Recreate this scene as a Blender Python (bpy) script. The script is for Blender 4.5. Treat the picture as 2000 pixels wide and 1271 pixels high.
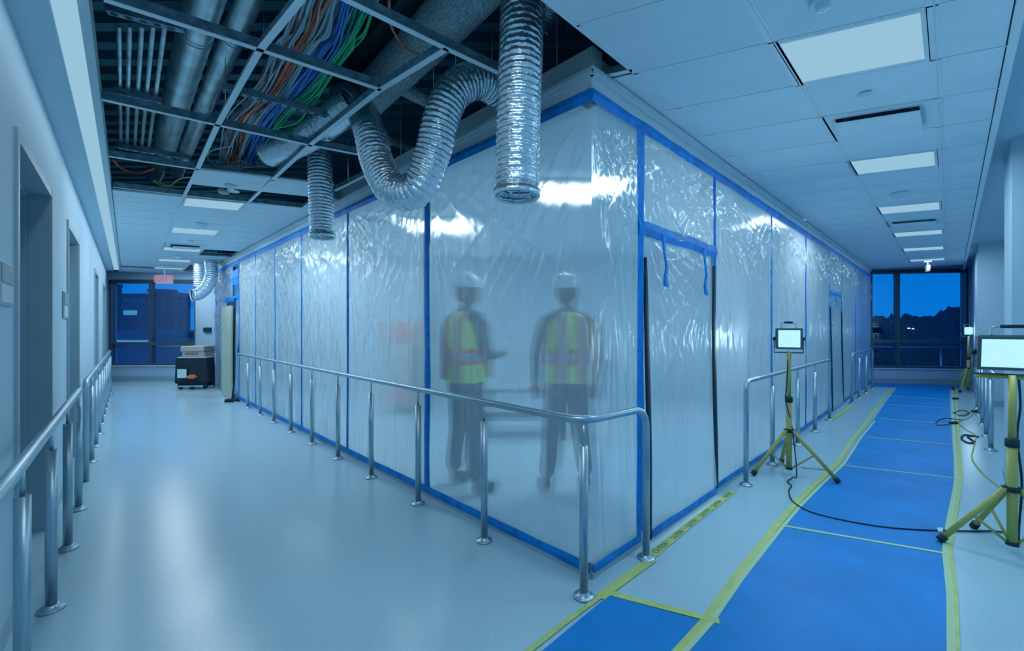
import bpy, bmesh, math, random
from mathutils import Vector, Matrix, noise
PI = math.pi
SC = bpy.context.scene
COL = SC.collection
for o in list(bpy.data.objects): bpy.data.objects.remove(o)
rnd = random.Random(7)

# ------------------------------------------------------------------ camera, world, exposure, main lamps
F, HZ, CX, H = 810.0, 641.0, 1000.0, 1.4
ZC = 2.86
cam_d = bpy.data.cameras.new('camera'); cam = bpy.data.objects.new('camera', cam_d); COL.objects.link(cam)
cam.location = (0, 0, H); cam.rotation_euler = (PI/2, 0, 0)
cam_d.sensor_width = 36; cam_d.lens = F/2000*36; cam_d.shift_y = (HZ-635.5)/2000; cam_d.clip_start = .02; cam_d.clip_end = 500
SC.camera = cam
SC.view_settings.view_transform = 'Standard'; SC.view_settings.look = 'None'; SC.view_settings.gamma = 1
SC.view_settings.exposure = 0.0; SC.view_settings.use_curve_mapping = False
SC.cycles.max_bounces = 8; SC.cycles.diffuse_bounces = 4; SC.cycles.glossy_bounces = 3; SC.cycles.transmission_bounces = 6
SC.cycles.transparent_max_bounces = 12; SC.cycles.sample_clamp_indirect = 2.5; SC.cycles.sample_clamp_direct = 6
SC.cycles.caustics_refractive = True; SC.cycles.caustics_reflective = False; SC.cycles.use_denoising = True

def lin(c):
    return tuple(((x/255)/12.92 if x/255 <= .04045 else ((x/255+.055)/1.055)**2.4) for x in c)

W = bpy.data.worlds.new('dusk_sky'); SC.world = W; W.use_nodes = True
nt = W.node_tree; nt.nodes.clear()
wo = nt.nodes.new('ShaderNodeOutputWorld'); bg = nt.nodes.new('ShaderNodeBackground')
tc = nt.nodes.new('ShaderNodeTexCoord'); sx = nt.nodes.new('ShaderNodeSeparateXYZ'); cr = nt.nodes.new('ShaderNodeValToRGB')
cr.color_ramp.elements[0].position = 0.0; cr.color_ramp.elements[0].color = (*lin((0, 112, 196)), 1)
cr.color_ramp.elements[1].position = .6; cr.color_ramp.elements[1].color = (*lin((0, 88, 170)), 1)
nt.links.new(tc.outputs['Generated'], sx.inputs[0]); nt.links.new(sx.outputs['Z'], cr.inputs[0])
nt.links.new(cr.outputs[0], bg.inputs[0]); bg.inputs[1].default_value = 1.4; nt.links.new(bg.outputs[0], wo.inputs[0])

LAMP_TINT = (.64, .88, 1.0)
def area(name, loc, sx_, sy_, power, rotz=0, rot=None, tint=LAMP_TINT, spread=PI):
    d = bpy.data.lights.new(name, 'AREA'); d.shape = 'RECTANGLE'; d.size = sx_; d.size_y = sy_; d.energy = power; d.color = tint; d.spread = spread
    o = bpy.data.objects.new(name, d); COL.objects.link(o); o.location = loc
    o.rotation_euler = rot if rot else (0, 0, rotz)
    return o
POW = 11.5
LEFT_TINT = (.80, .93, 1.0)

def P(u, v, z=0.0):
    Y = F*(z-H)/(HZ-v)
    return Vector(((u-CX)/F*Y, Y, z))
def PY(u, v, Y): return Vector(((u-CX)/F*Y, Y, H+(HZ-v)/F*Y))

# ------------------------------------------------------------------ materials
M = {}
def mat(name, rgb, rough=.6, metal=0, bump=None, var=None, emit=None, spec=.5, coat=0, trans=0, ior=1.45):
    m = bpy.data.materials.new(name); m.use_nodes = True; n = m.node_tree; b = n.nodes['Principled BSDF']
    c = rgb if max(rgb) <= 1.0 else lin(rgb)
    b.inputs['Base Color'].default_value = (*c, 1); b.inputs['Roughness'].default_value = rough; b.inputs['Metallic'].default_value = metal
    b.inputs['Specular IOR Level'].default_value = spec; b.inputs['Coat Weight'].default_value = coat; b.inputs['Coat Roughness'].default_value = .12
    b.inputs['Transmission Weight'].default_value = trans; b.inputs['IOR'].default_value = ior
    if emit: b.inputs['Emission Color'].default_value = (*emit[0], 1); b.inputs['Emission Strength'].default_value = emit[1]
    def tex(scale, detail=4, stretch=None):
        t = n.nodes.new('ShaderNodeTexCoord'); mp = n.nodes.new('ShaderNodeMapping'); nz = n.nodes.new('ShaderNodeTexNoise')
        if stretch: mp.inputs['Scale'].default_value = stretch
        nz.inputs['Scale'].default_value = scale; nz.inputs['Detail'].default_value = detail
        n.links.new(t.outputs['Object'], mp.inputs[0]); n.links.new(mp.outputs[0], nz.inputs['Vector']); return nz
    if bump:
        nz = tex(bump[0], 4, bump[2] if len(bump) > 2 else None); bp = n.nodes.new('ShaderNodeBump'); bp.inputs['Strength'].default_value = bump[1]; bp.inputs['Distance'].default_value = .01
        n.links.new(nz.outputs['Fac'], bp.inputs['Height']); n.links.new(bp.outputs[0], b.inputs['Normal'])
    if var:
        nz = tex(var[0], 5, var[2] if len(var) > 2 else None); r = n.nodes.new('ShaderNodeValToRGB')
        r.color_ramp.elements[0].position = .35; r.color_ramp.elements[1].position = .65
        r.color_ramp.elements[0].color = (*[x*(1-var[1]) for x in c], 1); r.color_ramp.elements[1].color = (*[min(1, x*(1+var[1])) for x in c], 1)
        n.links.new(nz.outputs['Fac'], r.inputs[0]); n.links.new(r.outputs[0], b.inputs['Base Color'])
    M[name] = m; return m
mat('floor', (.42, .645, .765), .20, var=(60, .035), bump=(3, .012), spec=.55)
mat('wall', (.50, .70, .82), .75, bump=(120, .03))
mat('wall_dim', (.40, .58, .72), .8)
mat('tile', (.70, .88, .98), .9, bump=(180, .15), var=(2.5, .03))
mat('gridw', (.72, .88, .95), .5)
mat('trimw', (.56, .72, .80), .6)
mat('frame', (.27, .42, .50), .45, var=(3, .05))
mat('frame_light', (.34, .50, .58), .45)
mat('leaf', (.24, .37, .43), .5)
mat('leaf_wood', (.44, .52, .44), .6)
mat('galv', (.58, .76, .84), .34, .75, var=(6, .25))
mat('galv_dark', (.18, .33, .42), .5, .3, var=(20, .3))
mat('foil', (.70, .86, .94), .24, .86, bump=(38, .9))
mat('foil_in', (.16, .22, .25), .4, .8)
mat('steel', (.40, .54, .62), .36, .9, bump=(60, .04, (1, 1, .05)))
mat('alu', (.10, .15, .18), .4, .6)
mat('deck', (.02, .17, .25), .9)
mat('deck_line', (.09, .32, .42), .8)
mat('insul', (.48, .64, .70), .95, bump=(50, .8), var=(70, .35))
mat('dark', (.004, .035, .055), .6)
mat('darkm', (.015, .05, .075), .45)
mat('black_cloth', (.006, .025, .04), .75, bump=(9, .5))
mat('tape', (.0, .24, .74), .5, spec=.3, bump=(30, .25), var=(10, .2))
mat('blue_mat', (.0, .25, .70), .5, spec=.25, bump=(40, .10, (1, 6, 1)), var=(2.2, .10))
mat('tape_y', (.50, .64, .22), .5, var=(9, .1))
mat('tape_c', (.50, .70, .42), .55)
mat('yel', (.42, .44, .13), .4)
mat('ink', (.02, .07, .09), .7)
mat('c_grey', (.40, .54, .62), .5); mat('c_white', (.58, .74, .82), .5); mat('c_orange', (.85, .22, .10), .5); mat('c_blue', (.06, .28, .80), .5)
mat('c_green', (.03, .62, .28), .5); mat('c_brown', (.20, .12, .13), .5); mat('c_black', (.008, .03, .05), .5); mat('c_yellow', (.5, .5, .12), .5)
mat('vest', (.75, .98, .22), .7); mat('vest_o', (.95, .16, .08), .7); mat('vest_s', (.42, .42, .55), .4)
mat('shirt', (.03, .10, .17), .85); mat('trousers', (.03, .11, .22), .85); mat('skin', (.32, .22, .20), .6); mat('hair', (.02, .02, .03), .7)
mat('hat', (.66, .86, .95), .3); mat('boot', (.04, .06, .08), .6); mat('white', (.6, .8, .9), .5); mat('orange', (.65, .16, .07), .6)
mat('cream', (.42, .42, .38), .6); mat('red', (.6, .12, .14), .5)
mat('lamp', (.0, .0, .0), .7, spec=0, emit=((.305, .545, .70), 1.0))
mat('lamp_work', (.0, .0, .0), .7, spec=0, emit=((.36, .66, .83), 1.4))
mat('exit_r', (.45, .06, .08), .5, emit=((.62, .10, .16), .7)); mat('exit_bg', (.28, .28, .38), .4, emit=((.20, .22, .32), .5))
mat('tree', (.0, .03, .055), .9); mat('bld1', (.0, .13, .20), .8); mat('bld2', (.0, .17, .26), .8); mat('bld_lit', (.0, .08, .2), .8, emit=((.10, .33, .55), .9)); mat('ground', (.0, .06, .16), .9)
mat('stream', (0.4, .6, .75), .4, emit=((.55, .85, 1), 2.5))
mat('bld_g', (.0, .12, .22), .8, emit=((.0, .06, .16), .5))
m = mat('glass', (.8, .9, 1), .0); n = m.node_tree; n.nodes.clear()
o_ = n.nodes.new('ShaderNodeOutputMaterial'); tb = n.nodes.new('ShaderNodeBsdfTransparent'); gb = n.nodes.new('ShaderNodeBsdfGlossy'); mx = n.nodes.new('ShaderNodeMixShader')
gb.inputs['Roughness'].default_value = .015; gb.inputs['Color'].default_value = (.9, .95, 1, 1); mx.inputs[0].default_value = .10; tb.inputs[0].default_value = (.82, .95, 1, 1)
n.links.new(tb.outputs[0], mx.inputs[1]); n.links.new(gb.outputs[0], mx.inputs[2]); n.links.new(mx.outputs[0], o_.inputs[0])

def plastic(name, dens):
    """milky polyethylene film: part clear-but-blurred, part diffusing, with a wet-looking gloss"""
    m = bpy.data.materials.new(name); m.use_nodes = True; n = m.node_tree; n.nodes.clear(); L = n.links.new
    out = n.nodes.new('ShaderNodeOutputMaterial')
    ref = n.nodes.new('ShaderNodeBsdfRefraction'); ref.inputs['IOR'].default_value = 1.055; ref.inputs['Roughness'].default_value = .42; ref.inputs['Color'].default_value = (.90, .97, 1, 1)
    clr = n.nodes.new('ShaderNodeBsdfTransparent'); clr.inputs[0].default_value = (.9, .97, 1, 1)
    trl = n.nodes.new('ShaderNodeBsdfTranslucent'); trl.inputs[0].default_value = (.74, .88, .94, 1)
    dif = n.nodes.new('ShaderNodeBsdfDiffuse'); dif.inputs[0].default_value = (.66, .84, .92, 1)
    gl = n.nodes.new('ShaderNodeBsdfGlossy'); gl.inputs['Roughness'].default_value = .20; gl.inputs['Color'].default_value = (.9, .97, 1, 1)
    a = n.nodes.new('ShaderNodeMixShader'); a.inputs[0].default_value = .5; L(ref.outputs[0], a.inputs[1]); L(clr.outputs[0], a.inputs[2])
    b = n.nodes.new('ShaderNodeMixShader'); b.inputs[0].default_value = .6; L(dif.outputs[0], b.inputs[1]); L(trl.outputs[0], b.inputs[2])
    c = n.nodes.new('ShaderNodeMixShader'); c.inputs[0].default_value = dens; L(a.outputs[0], c.inputs[1]); L(b.outputs[0], c.inputs[2])
    fr = n.nodes.new('ShaderNodeLayerWeight'); fr.inputs[0].default_value = .3
    ml = n.nodes.new('ShaderNodeMath'); ml.operation = 'MULTIPLY_ADD'; ml.inputs[1].default_value = .35; ml.inputs[2].default_value = .05; L(fr.outputs['Facing'], ml.inputs[0])
    d = n.nodes.new('ShaderNodeMixShader'); L(ml.outputs[0], d.inputs[0]); L(c.outputs[0], d.inputs[1]); L(gl.outputs[0], d.inputs[2])
    t = n.nodes.new('ShaderNodeTexCoord'); mp = n.nodes.new('ShaderNodeMapping'); mp.inputs['Scale'].default_value = (3.0, 3.0, .7)
    nz = n.nodes.new('ShaderNodeTexNoise'); nz.inputs['Scale'].default_value = 3.2; nz.inputs['Detail'].default_value = 4; nz.inputs['Distortion'].default_value = 1.2
    bp = n.nodes.new('ShaderNodeBump'); bp.inputs['Strength'].default_value = .3; bp.inputs['Distance'].default_value = .02
    L(t.outputs['Object'], mp.inputs[0]); L(mp.outputs[0], nz.inputs['Vector']); L(nz.outputs['Fac'], bp.inputs['Height'])
    L(bp.outputs[0], gl.inputs['Normal']); L(bp.outputs[0], dif.inputs['Normal']); L(bp.outputs[0], fr.inputs['Normal'])
    L(d.outputs[0], out.inputs[0]); M[name] = m
plastic('film', .56); plastic('film_clear', .32)

# ------------------------------------------------------------------ mesh helpers
class Frame:
    """s along, n outwards, z up"""
    def __init__(f, o, d):
        f.o = Vector((o[0], o[1], 0)); f.d = Vector((d[0], d[1], 0)).normalized(); f.n = Vector((f.d.y, -f.d.x, 0))
    def p(f, s, n, z): return f.o+f.d*s+f.n*n+Vector((0, 0, z))
WORLD = Frame((0, 0), (1, 0))      # n = -Y
class MB:
    def __init__(s): s.v = []; s.f = []; s.sm = []
    def add(s, vs, fs, smooth=False):
        k = len(s.v); s.v += [tuple(v) for v in vs]; s.f += [tuple(i+k for i in f) for f in fs]; s.sm += [smooth]*len(fs); return s
    def hexa(s, b, t):   # four bottom points, four top points
        return s.add(list(b)+list(t), [(3, 2, 1, 0), (4, 5, 6, 7), (0, 1, 5, 4), (1, 2, 6, 5), (2, 3, 7, 6), (3, 0, 4, 7)])
    def fbox(s, fr, s0, s1, n0, n1, z0, z1):
        q = [(s0, n0), (s1, n0), (s1, n1), (s0, n1)]
        return s.hexa([fr.p(a, b, z0) for a, b in q], [fr.p(a, b, z1) for a, b in q])
    def box(s, c, d, rz=0, ch=0):
        c = Vector(c); fr = Frame((c.x, c.y), (math.cos(rz), math.sin(rz)))
        return s.fbox(fr, -d[0]/2, d[0]/2, -d[1]/2, d[1]/2, c.z-d[2]/2, c.z+d[2]/2)
    def slab(s, poly, z0, z1):
        k = len(poly); b = [Vector((p[0], p[1], z0)) for p in poly]; t = [Vector((p[0], p[1], z1)) for p in poly]
        return s.add(b+t, [tuple(range(k))[::-1], tuple(range(k, 2*k))]+[(i, (i+1) % k, k+(i+1) % k, k+i) for i in range(k)])
    def tube(s, pts, r, seg=12, cap=True, jit=None, smooth=True):
        pts = [Vector(p) for p in pts]; N = len(pts); ring = []
        T = [(pts[min(i+1, N-1)]-pts[max(i-1, 0)]).normalized() for i in range(N)]
        a = Vector((0, 0, 1)) if abs(T[0].z) < .9 else Vector((1, 0, 0))
        U = (a-T[0]*a.dot(T[0])).normalized(); vs = []
        for i in range(N):
            U = (U-T[i]*U.dot(T[i])).normalized(); V = T[i].cross(U)
            for j in range(seg):
                th = 2*PI*j/seg; rr = r(i, th) if callable(r) else r
                vs.append(pts[i]+(U*math.cos(th)+V*math.sin(th))*rr)
        fs = [(i*seg+j, i*seg+(j+1) % seg, (i+1)*seg+(j+1) % seg, (i+1)*seg+j) for i in range(N-1) for j in range(seg)]
        s.add(vs, fs, smooth)
        if cap:
            k = len(s.v)-len(vs); s.f.append(tuple(k+j for j in range(seg))[::-1]); s.f.append(tuple(k+(N-1)*seg+j for j in range(seg))); s.sm += [False, False]
        return s
    def cyl(s, a, b, r, seg=16, r2=None):
        return s.tube([a, b], (lambda i, t: r if i == 0 else r2) if r2 is not None else r, seg)
    def lathe(s, c, prof, seg=24, axis='Z', rot=None, cap=True):
        c = Vector(c); vs = []; n_ = len(prof)
        for r, h in prof:
            for j in range(seg):
                t = 2*PI*j/seg; p = Vector((r*math.cos(t), r*math.sin(t), h))
                vs.append(c+(rot @ p if rot else p))
        fs = [(i*seg+j, i*seg+(j+1) % seg, (i+1)*seg+(j+1) % seg, (i+1)*seg+j) for i in range(n_-1) for j in range(seg)]
        s.add(vs, fs, True); k = len(s.v)-len(vs)
        if not cap: return s
        s.f.append(tuple(k+j for j in range(seg))[::-1]); s.f.append(tuple(k+(n_-1)*seg+j for j in range(seg))); s.sm += [False, False]
        return s
    def obj(s, name, m, parent=None, bevel=0, kind=None, off=None):
        me = bpy.data.meshes.new(name)
        vs = s.v
        loc = Vector((0, 0, 0))
        if vs:
            xs = [v[0] for v in vs]; ys = [v[1] for v in vs]; zs = [v[2] for v in vs]
            loc = Vector(((min(xs)+max(xs))/2, (min(ys)+max(ys))/2, min(zs)))
        me.from_pydata([(v[0]-loc.x, v[1]-loc.y, v[2]-loc.z) for v in vs], [], s.f); me.materials.append(M[m] if isinstance(m, str) else m)
        me.polygons.foreach_set('use_smooth', s.sm); me.update()
        o = bpy.data.objects.new(name, me); COL.objects.link(o); o.location = loc
        if parent: setpar(o, parent)
        if bevel:
            b = o.modifiers.new('bevel', 'BEVEL'); b.width = bevel; b.segments = 2; b.limit_method = 'ANGLE'
        if kind: o['kind'] = kind
        return o
WL = {}
def wloc(o):
    return o.location + (wloc(o.parent) if o.parent else Vector((0, 0, 0)))
def setpar(o, p):
    o.parent = p; o.location = o.location-wloc(p)
def thing(name, label, cat, loc=(0, 0, 0), group=None):
    o = bpy.data.objects.new(name, None); COL.objects.link(o); o.empty_display_size = .1; o.location = loc
    o['label'] = label; o['category'] = cat
    if group: o['group'] = group
    return o
def tag(o, label, cat, group=None, kind=None):
    o['label'] = label; o['category'] = cat
    if group: o['group'] = group
    if kind: o['kind'] = kind
    return o
def struct(o): o['kind'] = 'structure'; return o
def sempty(name, loc=(0, 0, 0)):
    o = bpy.data.objects.new(name, None); COL.objects.link(o); o.location = loc; o['kind'] = 'structure'; return o
def spline(pts, n):
    pts = [Vector(p) for p in pts]; q = [pts[0]*2-pts[1]]+pts+[pts[-1]*2-pts[-2]]; out = []; K = len(pts)-1
    for i in range(n+1):
        t = i/n*K; k = min(int(t), K-1); t -= k; a, b, c, d = q[k:k+4]
        out.append(.5*((2*b)+(c-a)*t+(2*a-5*b+4*c-d)*t*t+(3*b-a-3*c+d)*t**3))
    return out
def resample(pts, step):
    pts = [Vector(p) for p in pts]; L = [0]
    for a, b in zip(pts, pts[1:]): L.append(L[-1]+(b-a).length)
    n = max(2, int(L[-1]/step)); out = []; k = 0
    for i in range(n+1):
        d = L[-1]*i/n
        while k < len(L)-2 and L[k+1] < d: k += 1
        out.append(pts[k].lerp(pts[k+1], (d-L[k])/max(1e-9, L[k+1]-L[k])))
    return out
def text_obj(txt, size, mtx, m, name, parent, ext=.001, sx=1.0):
    cu = bpy.data.curves.new(name, 'FONT'); cu.body = txt; cu.size = size; cu.extrude = ext; cu.align_x = 'CENTER'; cu.align_y = 'CENTER'
    t = bpy.data.objects.new('t', cu); COL.objects.link(t); dg = bpy.context.evaluated_depsgraph_get()
    me = bpy.data.meshes.new_from_object(t.evaluated_get(dg)); bpy.data.objects.remove(t)
    for v in me.vertices: v.co.x *= sx
    for v in me.vertices: v.co = mtx @ v.co
    loc = sum((v.co for v in me.vertices), Vector())/max(1, len(me.vertices))
    for v in me.vertices: v.co -= loc
    me.materials.clear(); me.materials.append(M[m]); o = bpy.data.objects.new(name, me); COL.objects.link(o); o.location = loc
    if parent: setpar(o, parent)
    return o
def mtx(o, x, y, z=None):
    x = Vector(x).normalized(); y = Vector(y).normalized(); z = x.cross(y).normalized(); y = z.cross(x)
    m = Matrix((x, y, z)).transposed().to_4x4(); m.translation = Vector(o); return m

# ------------------------------------------------------------------ layout lines
WLd = Vector((-.926, 1, 0)).normalized()          # along left corridor
LW = Frame((-.549, 0), (-.926, 1))                # left wall line, +n into the corridor (towards the right)
RD = Vector((1.059, 1, 0)).normalized()
RW = Frame((0, 0), (1.059, 1))
CORNER = Vector((.444, 2.319, 0))
BL = Frame(CORNER, (-1, 1)); BL.n = Vector((-1, -1, 0)).normalized()     # left face, +n out to the corridor
BR = Frame(CORNER, (1.059, 1)); BR.n = Vector((1, -1.059, 0)).normalized()
def sBL(u):
    k = (u-CX)/F; t = (.444-k*2.319)/(k+1); return t*math.sqrt(2)
def sBR(u):
    k = (u-CX)/F; t = (k*2.319-.444)/(1.059-k); return t*math.sqrt(1+1.059**2)
def zat(pt, v): return H+(HZ-v)*pt.y/F

# ------------------------------------------------------------------ floor, shell
fl = MB().slab([(-14, -3), (14, -3), (14, 12.4), (-14, 12.4)], -.2, 0).obj('floor', 'floor'); struct(fl)
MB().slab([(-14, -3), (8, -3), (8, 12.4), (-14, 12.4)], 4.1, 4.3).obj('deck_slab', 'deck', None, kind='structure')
jb = MB()
for i in range(46):      # ribs of the metal deck, running across the view
    y = .2+i*.24; jb.slab([(-13, y), (6, y), (6, y+.1), (-13, y+.1)], 4.02, 4.1)
jb.obj('deck_rib', 'deck_line', None, kind='structure')
# left wall: pieces between the four door openings
doors = [(2.03, 2.90), (3.74, 4.54), (6.74, 7.5), (8.9, 9.8)]
k_ = LW.d.y
S = lambda Y: Y/k_
DH = 2.33
w = MB(); prev = -3.0
for a, b in doors:
    w.fbox(LW, S(prev), S(a), -.25, 0, 0, ZC); w.fbox(LW, S(a), S(b), -.25, 0, DH, ZC); prev = b
w.fbox(LW, S(prev), S(11.02), -.25, 0, 0, ZC)
wall_left = struct(w.obj('wall_left', 'wall'))
b = MB(); prev = -3.0
for a, c in doors: b.fbox(LW, S(prev), S(a)-.03, 0, .008, 0, .10); prev = c+.04*k_
b.fbox(LW, S(prev), S(11.0), 0, .008, 0, .10); struct(b.obj('baseboard_left', 'frame_light'))
for i, (a, c) in enumerate(doors):
    d = sempty(f'door_{i+1}', LW.p(S(a), 0, 0)); s0, s1 = S(a), S(c)
    m = MB(); m.fbox(LW, s0-.045, s0, -.12, .014, 0, DH+.045); m.obj('door_jamb', 'frame_light', d, .003)
    m = MB(); m.fbox(LW, s1, s1+.012, -.2, .014, 0, DH+.045); m.fbox(LW, s1-.008, s1, -.10, .006, 0, DH); m.fbox(LW, s1-.03, s1, -.21, -.10, 0, DH); m.obj('door_jamb', 'frame', d, .002)
    m = MB(); m.fbox(LW, s0-.04, s1+.010, -.19, .012, DH-.012, DH+.04); m.fbox(LW, s0+.001, s1-.001, -.21, -.10, DH-.035, DH-.002); m.obj('door_head', 'frame', d)
    lf = MB().fbox(LW, s0+.002, s1-.03, -.245, -.19, .01, DH-.03).obj('door_leaf', 'leaf', d)
    for zh in (.28, 1.2, 2.1): MB().fbox(LW, s1-.16, s1-.032, -.19, -.186, zh-.09, zh+.09).obj('hinge', 'darkm', lf, .002)
    lp = MB().fbox(LW, s0+.08, s0+.14, -.19, -.183, .95, 1.12).obj('lock_plate', 'darkm', lf, .002)
# window walls at both ends
def window_wall(name, pA, pB, u0, u1, mull, vtop, vtr, vbot, ceilz, idx):
    """pA,pB floor points of the wall's face; window between u0 and u1"""
    fr = Frame(pA, (pB-pA)); 
    def s_of(u):
        k = (u-CX)/F; d = fr.d; return (k*fr.o.y-fr.o.x)/(d.x-k*d.y)
    L = (pB-pA).length; sa, sb = s_of(u0), s_of(u1); za = zat(fr.p((sa+sb)/2, 0, 0), vtop); zb = zat(fr.p((sa+sb)/2, 0, 0), vbot); zt = zat(fr.p((sa+sb)/2, 0, 0), vtr)
    wl = MB(); wl.fbox(fr, -.3, sa, -.2, 0, 0, 4.1); wl.fbox(fr, sb, L+.3, -.2, 0, 0, 4.1); wl.fbox(fr, sa, sb, -.2, 0, za, 4.1); wl.fbox(fr, sa, sb, -.2, 0, 0, zb)
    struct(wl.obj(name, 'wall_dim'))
    win = sempty(f'window_{idx}', fr.p(sa, 0, zb)); t = .05
    fm = MB(); fm.fbox(fr, sa, sb, -.12, .02, za-.09, za); fm.fbox(fr, sa, sb, -.12, .02, zb, zb+.05); fm.fbox(fr, sa, sa+t, -.12, .02, zb, za); fm.fbox(fr, sb-t, sb, -.12, .02, zb, za)
    fm.obj('window_frame', 'alu', win)
    sm_ = s_of(mull); MB().fbox(fr, sm_-.035, sm_+.035, -.10, .015, zb+.05, za-.09).obj('mullion', 'alu', win)
    for a, c in ((sa+t, sm_-.035), (sm_+.035, sb-t)):
        MB().fbox(fr, a, c, -.12, .02, zt-.04, zt+.04).obj('transom', 'alu', win)
        MB().fbox(fr, a, c, -.06, -.05, zt+.04, za-.09).obj('pane', 'glass', win); MB().fbox(fr, a, c, -.06, -.05, zb+.05, zt-.04).obj('pane', 'glass', win)
    MB().fbox(fr, sa-.05, sb+.05, 0, .03, zb-.03, zb).obj('window_sill', 'trimw', win)
    struct(MB().fbox(fr, -.2, L+.2, 0, .02, 0, .13).obj(f'baseboard_{name[5:]}', 'frame'))
    return fr
WFL = window_wall('wall_far_left', Vector((-11.2, 11.0, 0)), Vector((-8.1, 11.0, 0)), 214, 384, 294, 546, 671, 713, ZC, 1)
WFR = window_wall('wall_far_right', Vector((8.95, 10.62, 0)), Vector((12.2, 10.2, 0)), 1699, 1890, 1754, 526, 667, 719, ZC, 2)
# white wall between the far-left window and the barrier
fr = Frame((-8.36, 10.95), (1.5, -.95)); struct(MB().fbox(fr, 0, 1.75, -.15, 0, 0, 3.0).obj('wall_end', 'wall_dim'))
LIT = MB().fbox(fr, .55, .95, 0, .04, 1.30, 1.42).obj('wall_box', 'dark', None, .005); tag(LIT, 'small black box fixed on the white wall behind the covered cart', 'box')
# interior of the enclosure
struct(MB().slab([(-6.0, 9.0), (7.35, 9.0), (7.4, 9.15), (-6.1, 9.15)], 0, 2.95).obj('wall_back', 'wall'))
# right wall: far pier, recess, near pier
RL = Frame((.50, 0), (1.059, 1)); RL.n = Vector((1, -1.059, 0)).normalized()   # +n away from corridor
q = RL.d.y
wr = MB()
wr.fbox(RL, 7.63/q, 11.5/q, 0, 1.2, 0, 2.97)          # far pier
wr.fbox(RL, 3.9/q, 7.63/q, .62, 1.2, 0, 2.97)
struct(wr.obj('wall_right', 'wall'))
struct(MB().fbox(RL, 3.42/q, 3.9/q, .0, .62, 0, 2.97).obj('wall_pier', 'wall'))
struct(MB().fbox(RL, -1.6/q, 3.42/q, .60, .8, 0, 4.1).obj('wall_right_near', 'wall'))
b = MB(); b.fbox(RL, 7.61/q, 7.63/q, -.008, .62, 0, .1); b.fbox(RL, 7.63/q, 11/q, -.01, 0, 0, .1); b.fbox(RL, 3.9/q, 7.6/q, .61, .62, 0, .1); b.fbox(RL, 3.4/q, 3.9/q, -.01, 0, 0, .1)
struct(b.obj('baseboard_right', 'frame_light'))

# ------------------------------------------------------------------ ceiling
ceil = sempty('ceiling', (0, 5, ZC))
def RP(x0, y1, z=ZC):   # point on right ceiling: x0 = line offset, y1 = row value at line L1
    y = y1-.29*(x0+.927); return Vector((x0+1.059*y, y, z))
def LP(x0, y1, z=ZC):
    y = y1+.29*(x0-.62); return Vector((x0-.926*y, y, z))
def inset(p, g):
    n_ = len(p); out = []
    for i, v in enumerate(p):
        a = (p[i-1]-v).normalized(); b = (p[(i+1) % n_]-v).normalized(); k = a.cross(b).length; out.append(v+(a+b)*g/max(.3, k))
    return out
def tile(p, parent=None, name='ceiling_tile'):
    p = inset(p, .006); MB().slab(p, ZC+.003, ZC+.02).obj(name, 'tile', parent or ceil)
def bar(a, b, w=.022, z=ZC, deep=.04, m='gridw', parent=None, name='grid_bar'):
    a = Vector(a); b = Vector(b); d = (b-a).normalized(); n_ = Vector((d.y, -d.x, 0)); mb = MB()
    mb.hexa([a+n_*w/2+Vector((0, 0, 0)), b+n_*w/2, b-n_*w/2, a-n_*w/2], [p+Vector((0, 0, .004)) for p in (a+n_*w/2, b+n_*w/2, b-n_*w/2, a-n_*w/2)])
    o = mb.obj(name, m, parent or ceil)
    if deep:
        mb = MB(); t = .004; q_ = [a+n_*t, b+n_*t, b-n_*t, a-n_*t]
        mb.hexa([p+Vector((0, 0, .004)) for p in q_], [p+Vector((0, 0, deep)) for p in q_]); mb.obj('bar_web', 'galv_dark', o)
    return o
def rows(anchors, n):
    out = []
    for a, b in zip(anchors, anchors[1:]): out += [a+(b-a)*i/n for i in range(n)]
    return out+[anchors[-1]]
RR = rows([.62, 2.125, 3.63, 5.01, 6.36, 7.6, 8.85, 9.9], 4)
RX = [-2.0, -1.81, -.927, -.10, .29]
lampsR = {0: 0, 4: 1, 8: 2, 12: 3, 16: 4, 20: 5, 24: 6}; ventsR = {6: 1, 14: 2}
ordn = ['nearest', 'second', 'third', 'fourth', 'fifth', 'farthest']
def ceiling_light(p, label, power, big=True, group='ceiling light panels', tint=LAMP_TINT):
    c = sum(p, Vector())/4
    t = thing('ceiling_light', label, 'ceiling light', c, group)
    pi = inset(p, .03 if big else .02); po = inset(p, .008)
    fm = MB()
    for i in range(4):
        j = (i+1) % 4; fm.hexa([po[i], po[j], pi[j], pi[i]], [v+Vector((0, 0, .03)) for v in (po[i], po[j], pi[j], pi[i])])
    fm.obj('frame', 'gridw', t); MB().slab(pi, ZC+.004, ZC+.012).obj('diffuser', 'lamp', t)
    ex = (p[1]-p[0]); ang = math.atan2(ex.y, ex.x)
    area('panel_lamp', (c.x, c.y, ZC-.004), (p[1]-p[0]).length*.92, (p[3]-p[0]).length*.9, power, ang, tint=tint)
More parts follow.
